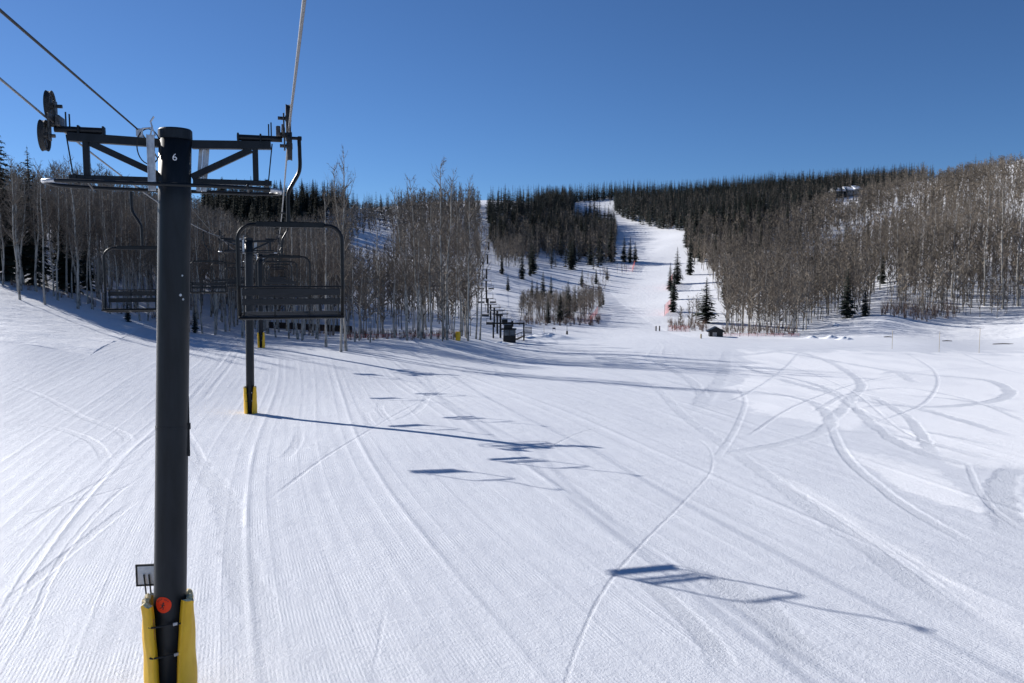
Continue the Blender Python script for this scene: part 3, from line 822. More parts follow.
def inpoly(px, py, P):
    ins = np.zeros(len(px), bool); j = len(P)-1
    for i in range(len(P)):
        xi, yi = P[i]; xj, yj = P[j]
        if yi != yj: ins ^= ((yi > py) != (yj > py)) & (px < (xj-xi)*(py-yi)/(yj-yi)+xi)
        j = i
    return ins
def visible_base(X, Y, Z):
    return np.ones(len(X), bool)
def scatter(P, sp, d0, d1, seed, excl=()):
    rng = np.random.default_rng(seed)
    xs = np.array([(p[0]-512)/F for p in P]); x0 = min(xs.min()*d1, xs.min()*d0)-5; x1 = max(xs.max()*d1, xs.max()*d0)+5
    gx, gy = np.meshgrid(np.arange(x0, x1, sp), np.arange(d0, d1, sp)); gx = gx.ravel()+rng.uniform(-.5, .5, gx.size)*sp; gy = gy.ravel()+rng.uniform(-.5, .5, gy.size)*sp
    gz = H(gx, gy); px, py = proj(gx, gy, gz); ok = inpoly(px, py, P)
    for E in excl: ok &= ~inpoly(px, py, E)
    return np.column_stack([gx, gy, gz])[ok]
ASP = []   # rows: x, y, z, height, spread, region
SPR = []   # rows: x, y, z, height, narrow, region
REG_A = {}; REG_S = {}
def addA(P, h, reg, dh=.25, seed=1):
    rng = np.random.default_rng(seed)
    for p in P: ASP.append((p[0], p[1], p[2], h*rng.uniform(1-dh, 1+dh), rng.uniform(.8, 1.2), reg))
def addS(P, h, reg, dh=.35, seed=1):
    rng = np.random.default_rng(seed)
    for p in P: SPR.append((p[0], p[1], p[2], h*rng.uniform(1-dh, 1+dh), rng.uniform(.75, 1.15), reg))

SNOWGAP = [[(350,242),(372,234),(395,232),(396,262),(380,280),(352,276)], [(350,283),(400,280),(470,285),(470,302),(350,302)]]
# left forest on the bank
addA(scatter([(-12,225),(60,240),(150,262),(345,285),(345,343),(230,338),(150,326),(75,309),(0,287),(-12,284)], 3.0, 95, 200, 11), 17, 'left', .2, 2)
addA(scatter([(-60,225),(100,220),(200,212),(350,208),(480,205),(478,320),(345,330),(150,300),(-60,240)], 3.9, 150, 470, 12, SNOWGAP+[[(225,205),(340,205),(335,226),(300,236),(292,265),(268,268),(240,240)]]), 11.5, 'lefthill', .25, 3)
addS(scatter([(200,200),(345,200),(352,214),(300,228),(292,262),(268,265),(240,236),(205,222)], 5.0, 220, 460, 13), 12, 'lefthill', .3, 4)
addS(scatter([(330,205),(480,200),(478,222),(440,226),(330,216)], 8, 300, 470, 14), 9, 'lefthill', .3, 5)
# tall clump in the centre left
addA(scatter([(345,334),(470,334),(478,341),(345,343)], 3.3, 98, 125, 15), 13.0, 'clump', .25, 6)
addA(scatter([(345,300),(474,312),(474,336),(345,335)], 5.5, 115, 190, 16), 12.0, 'clump', .2, 7)
KEYA = [(341,352,150,'tall pale aspen trunk at the snow edge, right of the nearest chair'),(346,351,165,'slimmer aspen touching the pale one right of the nearest chair'),(326,347,190,'aspen just behind the nearest chair, its trunk below the seat'),
        (407,339,190,None),(418,338,178,None),(431,339,196,None),(443,339,164,'tallest aspen of the clump left of the ski run'),(447,340,172,'pale aspen beside the tallest one of the clump'),(460,338,200,None),(468,341,178,'bare branchy aspen at the right edge of the clump'),(480,340,225,'thin leaning aspen nearest the far lift line'),(395,338,200,None),(384,337,215,None),(476,339,210,None),
        (984,306,184,'pale tall aspen with a leaning trunk near the right picture edge'),(1003,309,176,'pale tall aspen closest to the right picture edge'),(952,298,196,None),(968,302,190,None),(930,296,205,None),(915,290,208,None),(899,296,216,None),(1018,306,170,None),(941,300,222,None),(880,286,214,None),(760,330,262,None),(785,331,258,None),(742,332,270,None),(806,330,262,None),
        (20,300,158,None),(45,305,165,None),(78,309,160,None)]
keyrows = []
for a, b, c, lb in KEYA:
    x, y, z = hit(a, b, 60, 200); keyrows.append((x, y, z, (b-c)*y/F*1.0, .95, lb or ('rightfront' if a > 600 else 'clump' if a > 300 else 'left')))
# wooded island between the runs
addA(scatter([(519,320),(530,322),(590,324),(603,308),(600,296),(560,303),(518,304)], 1.9, 150, 300, 17), 7.0, 'island', .25, 8)
addA(scatter([(560,300),(603,297),(628,272),(618,268),(570,288)], 4.5, 180, 330, 18), 5.0, 'island', .3, 9)
# left block of the far mountain: dark firs above, aspens below
addS(scatter([(486,207),(560,202),(574,205),(574,219),(600,223),(612,222),(617,238),(600,244),(560,246),(525,250),(494,250),(489,232)], 3.6, 280, 640, 19), 10.5, 'block', .3, 10)
addS(scatter([(493,250),(560,244),(617,236),(614,262),(572,258),(540,256),(500,262)], 9, 240, 480, 20), 10, 'block', .3, 11)
addA(scatter([(491,238),(560,226),(617,236),(614,264),(571,261),(554,256),(518,268),(496,270)], 2.9, 240, 520, 21), 9.0, 'block', .25, 12)
addS(scatter([(520,262),(560,256),(613,264),(605,270),(560,270),(522,278)], 8, 230, 400, 22), 8.5, 'block', .25, 13)
# far ridge
addS(scatter([(560,206),(573,203),(612,200),(617,216),(655,229),(684,231),(720,228),(758,228),(778,218),(808,207),(838,201),(870,192),(935,182),(945,178),(945,160),(930,164),(820,180),(700,190),(560,192)], 4.0, 380, 660, 23), 10.5, 'ridge', .35, 14)
addS(scatter([(684,228),(760,226),(780,240),(740,262),(700,262),(686,250)], 7.5, 260, 460, 24), 12.5, 'ridge', .3, 15)
addA(scatter([(600,206),(617,205),(625,218),(655,229),(684,231),(838,201),(935,182),(900,176),(760,200),(640,205)], 6, 330, 640, 26), 9, 'ridge', .25, 17)
# right hillside
GAPR = [[(832,318),(905,318),(920,312),(900,330),(800,345),(800,333)], [(826,236),(855,232),(860,246),(830,250)], [(1008,222),(1030,218),(1030,238),(1010,238)], [(800,259),(860,226),(925,198),(930,203),(865,238),(805,269)], [(925,186),(936,183),(938,190),(927,193)], [(873,300),(896,296),(897,318),(872,318)], [(836,190),(860,189),(860,197.5),(836,198)]]
RH = [(684,232),(760,226),(838,202),(920,188),(945,178),(1080,152),(1080,312),(1024,308),(960,312),(930,318),(880,316),(830,318),(795,334),(722,333),(722,310),(706,272),(688,262)]
addA(scatter(RH, 3.0, 205, 520, 27, GAPR), 10.0, 'righthill', .25, 18)
addA(scatter([(722,280),(800,270),(1080,180),(1080,313),(1024,309),(960,313),(930,319),(900,316),(830,318),(795,335),(724,334)], 2.5, 140, 210, 28, GAPR), 11.0, 'rightfront', .25, 19)
addA(scatter([(668,312),(704,314),(706,331),(672,330)], 3.5, 140, 200, 29), 5.5, 'runedge', .3, 20)
addA(scatter([(880,316),(1040,300),(1040,318),(990,318),(930,320),(900,320)], 3.0, 135, 175, 30), 5.5, 'saplings', .35, 21)
_rc = random.Random(3)
def cap(r):
    if r[5] in ('left', 'clump', 'lefthill'): X_, Y_ = [-50,0,40,80,150,200,250,300,345,390,402,430,450,475,500], [165,165,165,158,175,198,222,212,200,206,190,172,166,180,200]
    elif r[5] == 'island': X_, Y_ = [500,520,560,600,620,640], [300,290,290,283,270,262]
    elif r[5] == 'righthill': X_, Y_ = [600,684,760,840,900,950,1024,1100], [215,212,198,186,176,166,152,140]
    else: return r
    x, y, z, h, sp, reg = r; a, _ = proj(x, y, z)
    if reg in ('left', 'clump') and y < 200: Y_ = [165,165,165,158,175,198,222,214,236,252,228,176,166,180,200]
    line = float(np.interp(a, X_, Y_))+abs(_rc.gauss(0, 9))-2
    k = ray(float(a), line); zt = k[2]/k[1]*y; h2 = min(h, max(zt-z, 3.5)); return (x, y, z, h2, sp, reg)
ASP = [cap(r) for r in ASP]
def filt(fn):
    global ASP; ASP = [r for r in ASP if fn(r)]
# keep the two right-hand spruces and the lodge visible
def clear_near(px0, px1, pyb, r):
    x, y, _ = pyb; a, b = proj(r[0], r[1], r[2])[0], r[1]
    return not (px0 < a < px1 and b < y)
# individually described spruces: px, base, top, label
KEYS = [(847,318,267,'tallest of the two lone dark spruces in front of the right hillside'),(865,316,285,'shorter of the two lone spruces in front of the right hillside'),
 (882,284,250,'dark spruce standing up in the brown aspens behind the two lone spruces'),
 (706,323,277,'broad dark spruce above the small dark hut'),(677,284,247,'slim dark spruce at the right edge of the run, higher of two'),(673,312,278,'slim dark spruce at the right edge of the run, lower of two'),(670,291,262,None),(674,300,268,None),
 (624,262,236,'left spruce of the trio on the far run'),(630,263,237,'middle spruce of the trio on the far run'),(635,262,241,'right spruce of the trio on the far run'),
 (502,274,254,'spruce at the lower left corner of the dark mountain block'),(508,291,273,'small lone spruce on the open snow above the far lift'),(522,279,251,None),(530,276,262,None),
 (532,298,278,'leftmost spruce rising from the wooded island'),(537,299,280,None),(543,299,271,'tallest spruce rising from the wooded island'),(551,299,275,None),(560,322,290,None),(568,318,280,None),(582,287,268,'spruce at the top of the wooded island'),(596,284,268,None),(607,280,266,None),(600,307,292,None),(603,305,290,None),
 (548,323,298,None),(575,312,284,None),
 (245,300,215,'tall spruce rising behind the second lift tower'),(5,270,132,'tall dark spruce at the left picture edge above the aspens'),(33,272,150,'second dark spruce from the left, poking out above the aspens'),(72,292,200,None),(63,290,212,None),(195,333,305,'small spruce at the snow edge right of the nearest tower'),(128,322,298,None),(88,290,225,None),
 (590,223,197,'tall fir standing in the gap at the top of the far run'),(594,224,198,None),(586,222,204,None),(597,225,203,None),(716,262,240,None),(694,258,240,None),
 (570,262,232,None),(590,265,238,None),(611,262,222,None),(600,262,228,None)]
keyS = []
for a, b, c, lb in KEYS:
    x, y, z = hit(a, b, 60, 700)
    if a in (5, 33): x, y, _ = at(a, b, 116+a*.1); z = Hs(x, y); b = proj(x, y, z)[1]
    keyS.append((x, y, z, (b-c)*y/F, 1.75 if a == 706 else 1.15 if a in (847, 865) else .95 if a in (677, 673, 670, 674) else .95, lb))
for a, b, c in [(700,262,248),(715,270,252),(730,262,246),(760,262,248),(752,284,262),(690,275,252),(845,255,240),(812,236,222),(795,226,212),(787,232,220),(867,247,235),(838,263,252),(800,250,238),(725,300,276),(990,168,154),(975,172,158),(1015,160,147),(770,250,238)]:
    x, y, z = hit(a, b, 100, 700); SPR.append((x, y, z, (b-c+(19 if b > 200 else 4))*y/F, .7, 'righthill'))
# openings for the landmarks
def opening(r, boxes):
    a, b = proj(r[0], r[1], r[2]+r[3]*.5)
    for (x0, x1, y0, y1, dmax) in boxes:
        if x0 < a < x1 and y0 < b < y1 and r[1] < dmax: return False
    return True
OPEN = [(838,873,262,322,keyS[0][1]+2),(698,712,275,330,keyS[3][1]),(706,726,300,340,170),(836,859,180,203,470),(664,682,245,315,keyS[4][1]),(485,515,292,345,230),(876,888,245,290,keyS[2][1])]
ASP = [r for r in ASP if opening(r, OPEN)]
SPR = [r for r in SPR if opening(r, [(836,859,180,203,470)])]
def tops_ok(r):   # nothing rises over the second lift or the run
    px, py = proj(r[0], r[1], r[2]); return not (r[5] == 'clump' and px > 478)
ASP = [r for r in ASP if tops_ok(r)]
_rd = random.Random(12)
SPR = [r for r in SPR if r[5] != 'ridge' or _rd.random() > (float(proj(r[0], r[1], r[2])[0])-875)/68.]

LA = {'left': 'bare pale-trunked aspen in the wood on the left bank behind the lift', 'lefthill': 'leafless aspen on the brown slope far behind the left lift towers',
 'clump': 'tall bare aspen in the clump left of the ski run', 'island': 'bare young aspen in the wooded island between the far runs', 'block': 'bare aspen below the dark firs of the far mountain',
 'ridge': 'bare aspen among the firs of the far ridge', 'righthill': 'bare aspen high on the brown right hillside', 'rightfront': 'bare aspen along the foot of the right hillside',
 'runedge': 'low bare aspen beside the red netting at the run edge', 'saplings': 'thin sapling on the snow bank at the right picture edge'}
LS = {'left': 'dark spruce inside the left wood', 'lefthill': 'dark fir on the blue-black slope behind the near lift', 'block': 'dark fir in the dense block left of the far run', 'ridge': 'dark fir along the far skyline ridge', 'righthill': 'dark spruce scattered in the brown right hillside'}
def mesh_of(parts, name, mats, fix=None, smooth=False):
    V, T, Mi = parts
    return np_mesh(name, V, T, mats, (Mi*0 if fix is None else Mi-fix), smooth=smooth)
def obj_of(me, name, parent=None):
    o = bpy.data.objects.new(name, me); COL.objects.link(o)
    if parent: o.parent = parent
    return o
# near variants
AV = [aspen(100+i, nprim=58, ntw=8, sides=8, c0=.30+.04*(i % 3), wtw=.020, r0=.070+.008*(i % 4)) for i in range(9)]
AM = [(mesh_of(t, 'trunk', [M['bark']], smooth=True), mesh_of(c, 'crown', [M['twig']])) for t, c in AV]
AF = [aspen(200+i, nprim=38, ntw=4, sides=3, c0=.20, wtw=.044, r0=.065, spread=1.25) for i in range(8)]
AFF = [aspen(300+i, nprim=26, ntw=3, sides=3, c0=.04, wtw=.085, r0=.06, spread=1.35) for i in range(8)]
SV = [spruce(400+i, tiers=34, per=12, spikes=4, R=1.55+.1*(i % 3)) for i in range(6)]
SM = [(mesh_of(t, 'trunk', [M['spbark']], smooth=True), mesh_of(c, 'crown', [M['needle']])) for t, c in SV]
SF = [spruce(500+i, tiers=14, per=8, spikes=2, R=1.75, sides=3) for i in range(6)]
SFm = []
for t, c in SF:
    V = np.concatenate([t[0], c[0]]); T = np.concatenate([t[1], c[1]+len(t[0])]); Mi = np.concatenate([t[2], c[2]]); SFm.append((V, T, Mi))
SFM = [np_mesh('fir_tree', V, T, [M['spbark'], M['needlefar']], Mi) for V, T, Mi in SFm]

def allocate(rows, keep):
    px, py = [], []
    def size(r):
        a, b = proj(r[0], r[1], r[2]); vis = -20 < a < 1044
        return r[3]/r[1] if vis else 0
    rows = sorted(rows, key=size, reverse=True)
    return rows[:keep], rows[keep:]
aspN, aspF = allocate(ASP, 298-len(keyrows))
sprN, sprF = allocate(SPR, 298-len(keyS))
proto_a = {}; rng = random.Random(5)
def plant_aspen(i, row):
    x, y, z, h, sp, reg = row
    v = i % len(AM); label = LA.get(reg, reg); s = h/10; sw = s**.7*sp
    loc = (x, y, z-.1); rot = (rng.gauss(0, .03), rng.gauss(0, .03), rng.uniform(0, 6.28)); sc = (sw, sw, s)
    if v not in proto_a:
        t = empty('aspen_tree', loc); obj_of(AM[v][0], 'trunk', t); obj_of(AM[v][1], 'crown', t); proto_a[v] = t
        t.rotation_euler = rot; t.scale = sc
    else: t = copy_thing(proto_a[v], loc, rot, sc)
    tag(t, label, 'tree', 'bare aspen trees')
for i, r in enumerate(keyrows+aspN): plant_aspen(i, r)
proto_s = {}; proto_f = {}
for i, r in enumerate(keyS+sprN):
    x, y, z, h, sp, reg = r; s = h/10; px, py = proj(x, y, z)
    label = LS.get(reg) or reg or ('dark spruce rising from the wooded island between the runs' if 515 < px < 612 and py > 280 else 'dark spruce at the lower edge of the far mountain block' if px > 480 else LS['left'])
    loc = (x, y, z-.1); rot = (0, 0, rng.uniform(0, 6.28)); sc = (s*sp, s*sp, s)
    if h*F/y > 13:
        v = i % len(SM)
        if v not in proto_s:
            t = empty('spruce_tree', loc); obj_of(SM[v][0], 'trunk', t); obj_of(SM[v][1], 'crown', t); proto_s[v] = t; t.rotation_euler = rot; t.scale = sc
        else: t = copy_thing(proto_s[v], loc, rot, sc)
        tag(t, label, 'tree', 'dark conifers')
    else:
        v = i % len(SFM); t = obj_of(SFM[v], 'fir_tree'); t.location = loc; t.rotation_euler = rot; t.scale = sc
        tag(t, label, 'tree', 'dark conifers')
def merge(rows, variants, farvariants, far_d, name, mats, label, cat, sx=.7):
    VV, TT, MM = [], [], []; n = 0; g = np.random.default_rng(9)
    for i, r in enumerate(rows):
        x, y, z, h, sp, reg = r; src = variants if y < far_d else farvariants; V, T, Mi = src[i % len(src)]
        a = g.uniform(0, 6.283); c, s_ = math.cos(a), math.sin(a); s = h/10; w = s**sx*sp
        P = np.empty_like(V); P[:, 0] = (V[:, 0]*c-V[:, 1]*s_)*w+x; P[:, 1] = (V[:, 0]*s_+V[:, 1]*c)*w+y; P[:, 2] = V[:, 2]*s+z-.1
        VV.append(P.astype(np.float32)); TT.append((T+n).astype(np.int32)); MM.append(Mi); n += len(V)
    me = np_mesh(name, np.concatenate(VV), np.concatenate(TT), mats, np.concatenate(MM))
    o = obj_of(me, name); tag(o, label, cat, kind='stuff'); print(name, len(rows), 'trees', n, 'verts')
def cat2(tc):
    t, c = tc; return (np.concatenate([t[0], c[0]]), np.concatenate([t[1], c[1]+len(t[0])]), np.concatenate([t[2], c[2]]))
merge(aspF, [cat2(a) for a in AF], [cat2(a) for a in AFF], 300, 'aspen_forest', [M['barkfar'], M['twigfar']], 'grey-brown leafless aspen forest covering the hillsides', 'forest')
merge(sprF, SFm, SFm, 1e9, 'fir_forest', [M['spbark'], M['needlefar']], 'dark fir forest on the mountain and its skyline', 'forest', 1.)
# low reddish brush
br = Acc(); g = np.random.default_rng(77)
for P, sp_, d0, d1, hh in (([(880,306),(960,296),(960,318),(925,322),(880,316)], 1.6, 135, 175, 3.2), ([(345,333),(470,334),(474,340),(345,341)], 1.5, 98, 118, 1.1), ([(668,322),(706,322),(708,332),(668,330)], 1.6, 140, 175, 1.8),
                           ([(722,328),(800,328),(795,335),(722,334)], 1.6, 140, 175, 1.5), ([(0,284),(150,322),(340,338),(340,330),(150,312),(0,274)], 2.2, 76, 120, 1.5), ([(519,318),(600,318),(600,326),(519,325)], 1.6, 150, 200, 1.8)):
    S = scatter(P, sp_, d0, d1, int(sp_*100)+len(P))
    for p in S:
        k = 16; a = g.random(k)*6.28; e = np.column_stack([np.cos(a)*.3*hh*g.random(k), np.sin(a)*.3*hh*g.random(k), hh*g.uniform(.4, 1.1, k)])
        b0 = np.tile(p, (k, 1))+g.normal(0, .12, (k, 3))*[1,1,0]; V, T = slivers(b0, b0+e, np.full(k, .045), g); br.add(V, T, 0)
V, T, Mi = br.get(); o = obj_of(np_mesh('brush', V, T, [M['twigred']], Mi), 'brush'); tag(o, 'low reddish willow brush along the snow edges', 'brush', kind='stuff')

# ------------------------------------------------------------------ far lift: loading station, towers
def P_(px, py, d0=100, d1=400): return Vector(hit(px, py, d0, d1))
hutp = P_(509.5, 342, 100, 135); k = hutp.y/F
st = empty('lift_station', hutp, label='small dark operator hut under the gantry of the far lift', cat='hut')
m = MB(); m.box((0,0,.5), (1.9,1.8,1.0), bev=.02); m.build('wall', M['chair'], st)
for sx in (-.85, 0, .85):
    for sy in (-.8, .8): m = MB(); m.box((sx, sy, 1.45), (.12,.12,.9)); m.build('window_post', M['hutw'], st)
m = MB(); m.box((0,0,1.45), (1.55,1.5,.88)); m.build('window', M['glass'], st)
m = MB(); m.box((-.1,0,1.98), (2.3,2.1,.16), bev=.02); m.box((-.2,0,2.35), (1.3,1.2,.6), bev=.03); m.build('roof', M['chair'], st)
m = MB(); m.box((.45,0,2.75), (.3,.3,.9), bev=.02); m.build('mast', M['chair'], st)
gp = P_(508.5, 341.5, 100, 140)+Vector((0, 3.5, 0)); gp.z = Hs(gp.x, gp.y)
gt = empty('station_gantry', gp, label='dark steel gantry of two posts and a crossbar over the far lift hut', cat='gantry')
hw = 15.3*gp.y/F; 
for s in (-1, 1):
    m = MB(); m.box((s*hw, 0, 1.25), (.24,.24,2.7), bev=.01); m.build('post', M['chair'], gt)
m = MB(); m.box((0,0,2.6), (hw*2+.3,.2,.24), bev=.01); m.box((-.6,0,3.0), (.9,1.4,.5), bev=.05); m.build('crossbar', M['chair'], gt)
rp = P_(519, 340, 100, 140)
r = empty('loading_ramp', rp, label='dark railed ramp slanting up beside the far lift hut', cat='ramp')
m = MB(); m.beam((-.7,0,.0),(.9,.6,.65),.9,.10); m.build('deck', M['plaster'], r)
for sy in (-.42, .42):
    m = MB(); m.beam((-.7,sy,.8),(.9,sy+.6,1.35),.05,.05); 
    for q in (0, .33, .66, 1): m.beam((-.7+1.6*q, sy+.6*q, .0+.6*q-.2), (-.7+1.6*q, sy+.6*q, .8+.55*q), .05, .05)
    m.build('railing', M['chair'], r)
fp = P_(528.5, 334, 100, 150)
f = empty('gate_panel', fp, label='slatted dark panel fence standing right of the far lift gantry', cat='fence')
m = MB()
for q in range(6): m.box((-.5+.2*q, 0, .62), (.10,.05,1.3))
m.build('slat', M['hutw'], f)
m = MB(); m.box((0,.04,.25), (1.2,.04,.08)); m.box((0,.04,1.05), (1.2,.04,.08)); m.build('rail', M['hutw'], f)
# lift towers climbing the left side of the far mountain
def small_tower(px, pyb, pyt, first_=None, label=''):
    p = P_(px, pyb, 118, 480); hh = (pyb-pyt)*p.y/F
    t = empty('lift_tower', p, .12, label=label, cat='lift tower', group='towers of the far lift')
    w = max(.17, .0011*p.y)
    m = MB(); m.tube([(0,0,-.5),(0,0,hh)], w, 10); m.build('pole', M['chair'], t)
    m = MB(); m.box((0,0,hh), (2.4,.12,.12), bev=.01); m.build('crossarm', M['chair'], t)
    for s in (-1, 1): m = MB(); m.box((s*1.2, 0, hh+.08), (.08,.9,.16), bev=.02); m.build('sheave_assembly', M['chair'], t)
    return p, hh
tw = [(500.5,338,314),(497.3,333.5,310.5),(494.3,327,307.5),(490.6,320,304.5),(488,313.5,298.5),(486.5,303,291),(486.2,292,281),(486.5,279,269.5),(487.5,264,255),(488.6,250,242),(489.5,235,228),(490,220,213)]
tops = []
for i, (a, b, c) in enumerate(tw):
    p, hh = small_tower(a, b, c, label=f'{["first","second","third","fourth","fifth","sixth","seventh","eighth","ninth","tenth","eleventh","twelfth"][i]} tower of the far lift counting up from its hut')
    tops.append(p+Vector((0,0,hh+.25)))
for s, lb in ((-1.35, 'left rope of the far lift climbing the mountain'), (1.35, 'right rope of the far lift climbing the mountain')):
    st0 = Vector((gp.x, gp.y, gp.z+3.0))
    rope('haul_rope', [st0+Vector((s*.6,0,0))]+[q+Vector((s,0,0)) for q in tops], .02, lb, 'cable')
# a few chairs hanging on it
for i in (0, 2, 4, 6):
    a, b = tops[min(i, 5)], tops[min(i, 5)+1]; q = (.5 if i < 6 else .9)
    for s in (-1.35, 1.35):
        p = a.lerp(b, q)+Vector((s, 0, 0)); t = empty('lift_chair', p, label='tiny dark chair hanging on the far lift', cat='lift chair', group='chairs of the far lift')
        m = MB(); m.tube([(0,0,0),(.0,0,-1.3)], .04, 6); m.build('hanger', M['chair'], t)
        m = MB(); m.tube([(-.7,0,-2.3),(-.7,0,-1.3),(.7,0,-1.3),(.7,0,-2.3)], .04, 6); m.build('bail', M['chair'], t)
        m = MB(); m.box((0,.2,-2.3), (1.4,.45,.06)); m.box((0,-.03,-2.05), (1.4,.05,.35)); m.build('seat', M['slat'], t)

# timber wall behind the chairs
a = Vector(at(268, 326.5, 126)); b = Vector(at(352, 327.5, 119)); a.z = Hs(a.x, a.y); b.z = Hs(b.x, b.y)
w = empty('timber_wall', (a+b)/2, label='long low dark brown timber wall below the far chairs', cat='wall')
m = MB(); d = (b-a)/2
for q in range(5): m.beam(-d+Vector((0,0,.12+.2*q)), d+Vector((0,0,.12+.2*q)), .18, .185, .01)
m.build('board', M['plaster'], w)
for q in range(5):
    m = MB(); p = -d+d*2*(q/4); m.box((p.x, p.y-.14, p.z+.4), (.14,.1,1.1), bev=.01); m.build('post', M['hutw'], w)

# yellow padded post by the clump
def post_thing(name, px, pyb, h, r, mat, label, cat, d0=90, d1=200, group=None, extra=None):
    p = P_(px, pyb, d0, d1)
    m = MB(); m.lathe((0,0,-.1), (0,0,1), [(0,r),(h-.05+.1,r),(h+.1,r*.8)], 12); o = m.build(name, mat, None, label=label, cat=cat, group=group); o.location = p; return o
post_thing('padded_post', 458, 340.5, 1.15, .33, M['yellow'], 'stout yellow padded post at the foot of the aspen clump', 'post')
post_thing('marker_post', 701, 338.5, .75, .14, M['bamboo'], 'short yellowish marker post left of the dark hut', 'post')
for px, pyb, h, lb in ((892,349,2.6,'leftmost of the three thin poles in front of the right bank'),(939,352,2.7,'middle of the three thin poles in front of the right bank'),(979,353,3.3,'rightmost and tallest of the thin poles in front of the right bank'),(544,334,1.5,'thin marker pole right of the slatted panel')):
    post_thing('marker_pole', px, pyb, h, .028, M['bamboo'], lb, 'pole', 80, 160)
sp_ = P_(567, 334.5, 110, 160); s = empty('sign_post', sp_, label='slim post with padded dark foot on the snow mound right of the far lift', cat='sign')
m = MB(); m.tube([(0,0,-.1),(0,0,1.7)], .045, 6); m.build('post', M['hutw'], s)
m = MB(); m.lathe((0,0,0), (0,0,1), [(0,.2),(.6,.17),(.65,.1)], 10); m.build('padding', M['strap'], s)
s = empty('low_sign', P_(554, 331.5, 110, 160), label='small wide dark board on short legs in the snow, left of the slim post', cat='sign')
m = MB(); m.box((0,0,.62), (.55,.05,.26), bev=.01); m.build('board', M['hutw'], s)
for sx in (-.2, .2): m = MB(); m.box((sx,0,.24), (.05,.05,.56)); m.build('leg', M['hutw'], s)
for (px, py, ln, lb) in ((888,337.5,1.5,'short dark log in the snow beside the leftmost thin pole'),(947,341.5,1.7,'half buried log between the middle and right poles'),(1003,344.5,3.6,'longest dark log lying in snow at the right edge')):
    p = P_(px, py, 80, 170); m = MB(); m.tube([(-ln/2,0,.10),(0,.05,.14),(ln/2,-.05,.08)], [.06,.075,.05], 8); o = m.build('fallen_log', M['log'], None, label=lb, cat='log', group='logs on the snow bank'); o.location = p; o.rotation_euler = (0, 0, .15)
# snow piles
for i, (px, py, rx, hh, lb) in enumerate(((812,338,1.5,.42,'leftmost of the three small snow piles at the forest foot'),(831,338.5,1.9,.50,'middle of the three small snow piles at the forest foot'),(845,339.5,1.9,.45,'rightmost of the three small snow piles at the forest foot'),(836,325,1.1,.4,'small snow hump below the tall lone spruce'))):
    p = P_(px, py, 100, 170); n_ = 22; V = []; Fc = []
    for j in range(9):
        for q in range(n_):
            a = 2*PI*q/n_; rr = rx*(j/8)*(1+.15*math.sin(3*a+i)+.08*math.sin(7*a)); V.append((rr*math.cos(a), rr*.8*math.sin(a), hh*((math.cos(PI*j/8)+1)/2)**.7*(1+.22*math.sin(3*a+j*.6+i)+.12*math.sin(7*a+j))-.08))
    for j in range(8):
        for q in range(n_): Fc.append((j*n_+q, (j+1)*n_+q, (j+1)*n_+(q+1) % n_, j*n_+(q+1) % n_))
    m = MB(); m.add(V, Fc); o = m.build('snow_pile', M['snowplain'], None, smooth=True, label=lb, cat='snow pile', group='small snow piles'); o.location = p
# broad banks round the far lift
for px, py, rx, ry, hh, lb in ((548,339,7.5,3.0,.9,'low bulldozed snow bank right of the far lift hut'),(500,343.5,2.2,1.2,.35,'small snow drift left of the far lift hut')):
    p = P_(px, py, 100, 160); V = []; Fc = []; n_ = 30
    for j in range(11):
        for q in range(n_):
            a = 2*PI*q/n_; V.append((rx*j/10*math.cos(a), ry*j/10*math.sin(a), hh*(math.cos(PI*j/10)+1)/2*(1+.18*math.sin(4*a+j))-.08))
    for j in range(10):
        for q in range(n_): Fc.append((j*n_+q, (j+1)*n_+q, (j+1)*n_+(q+1) % n_, j*n_+(q+1) % n_))
    m = MB(); m.add(V, Fc); o = m.build('snow_bank', M['snowplain'], None, smooth=True, label=lb, cat='snow bank'); o.location = p

# small dark hut at the forest foot
hp = P_(715.5, 336.5, 110, 175); hu = empty('dark_hut', hp, -.15, label='small dark gabled hut at the foot of the right forest', cat='hut')
m = MB(); m.box((0,0,.62), (2.3,2.2,1.3), bev=.02); m.build('wall', M['chair'], hu)
m = MB(); hw = 1.55
m.add([(-hw,-1.3,.95),(hw,-1.3,.95),(hw,1.3,.95),(-hw,1.3,.95),(0,-1.3,1.78),(0,1.3,1.78),(-hw,-1.3,.85),(hw,-1.3,.85),(hw,1.3,.85),(-hw,1.3,.85)],
      [(0,4,5,3),(4,1,2,5),(0,1,4),(3,5,2),(6,9,8,7),(0,3,9,6),(1,7,8,2),(0,6,7,1),(3,2,8,9)]); m.build('roof', M['chair'], hu)
m = MB(); m.box((-.25,-1.115,.45), (.7,.03,.7), bev=.004); m.build('door', M['lodge'], hu)
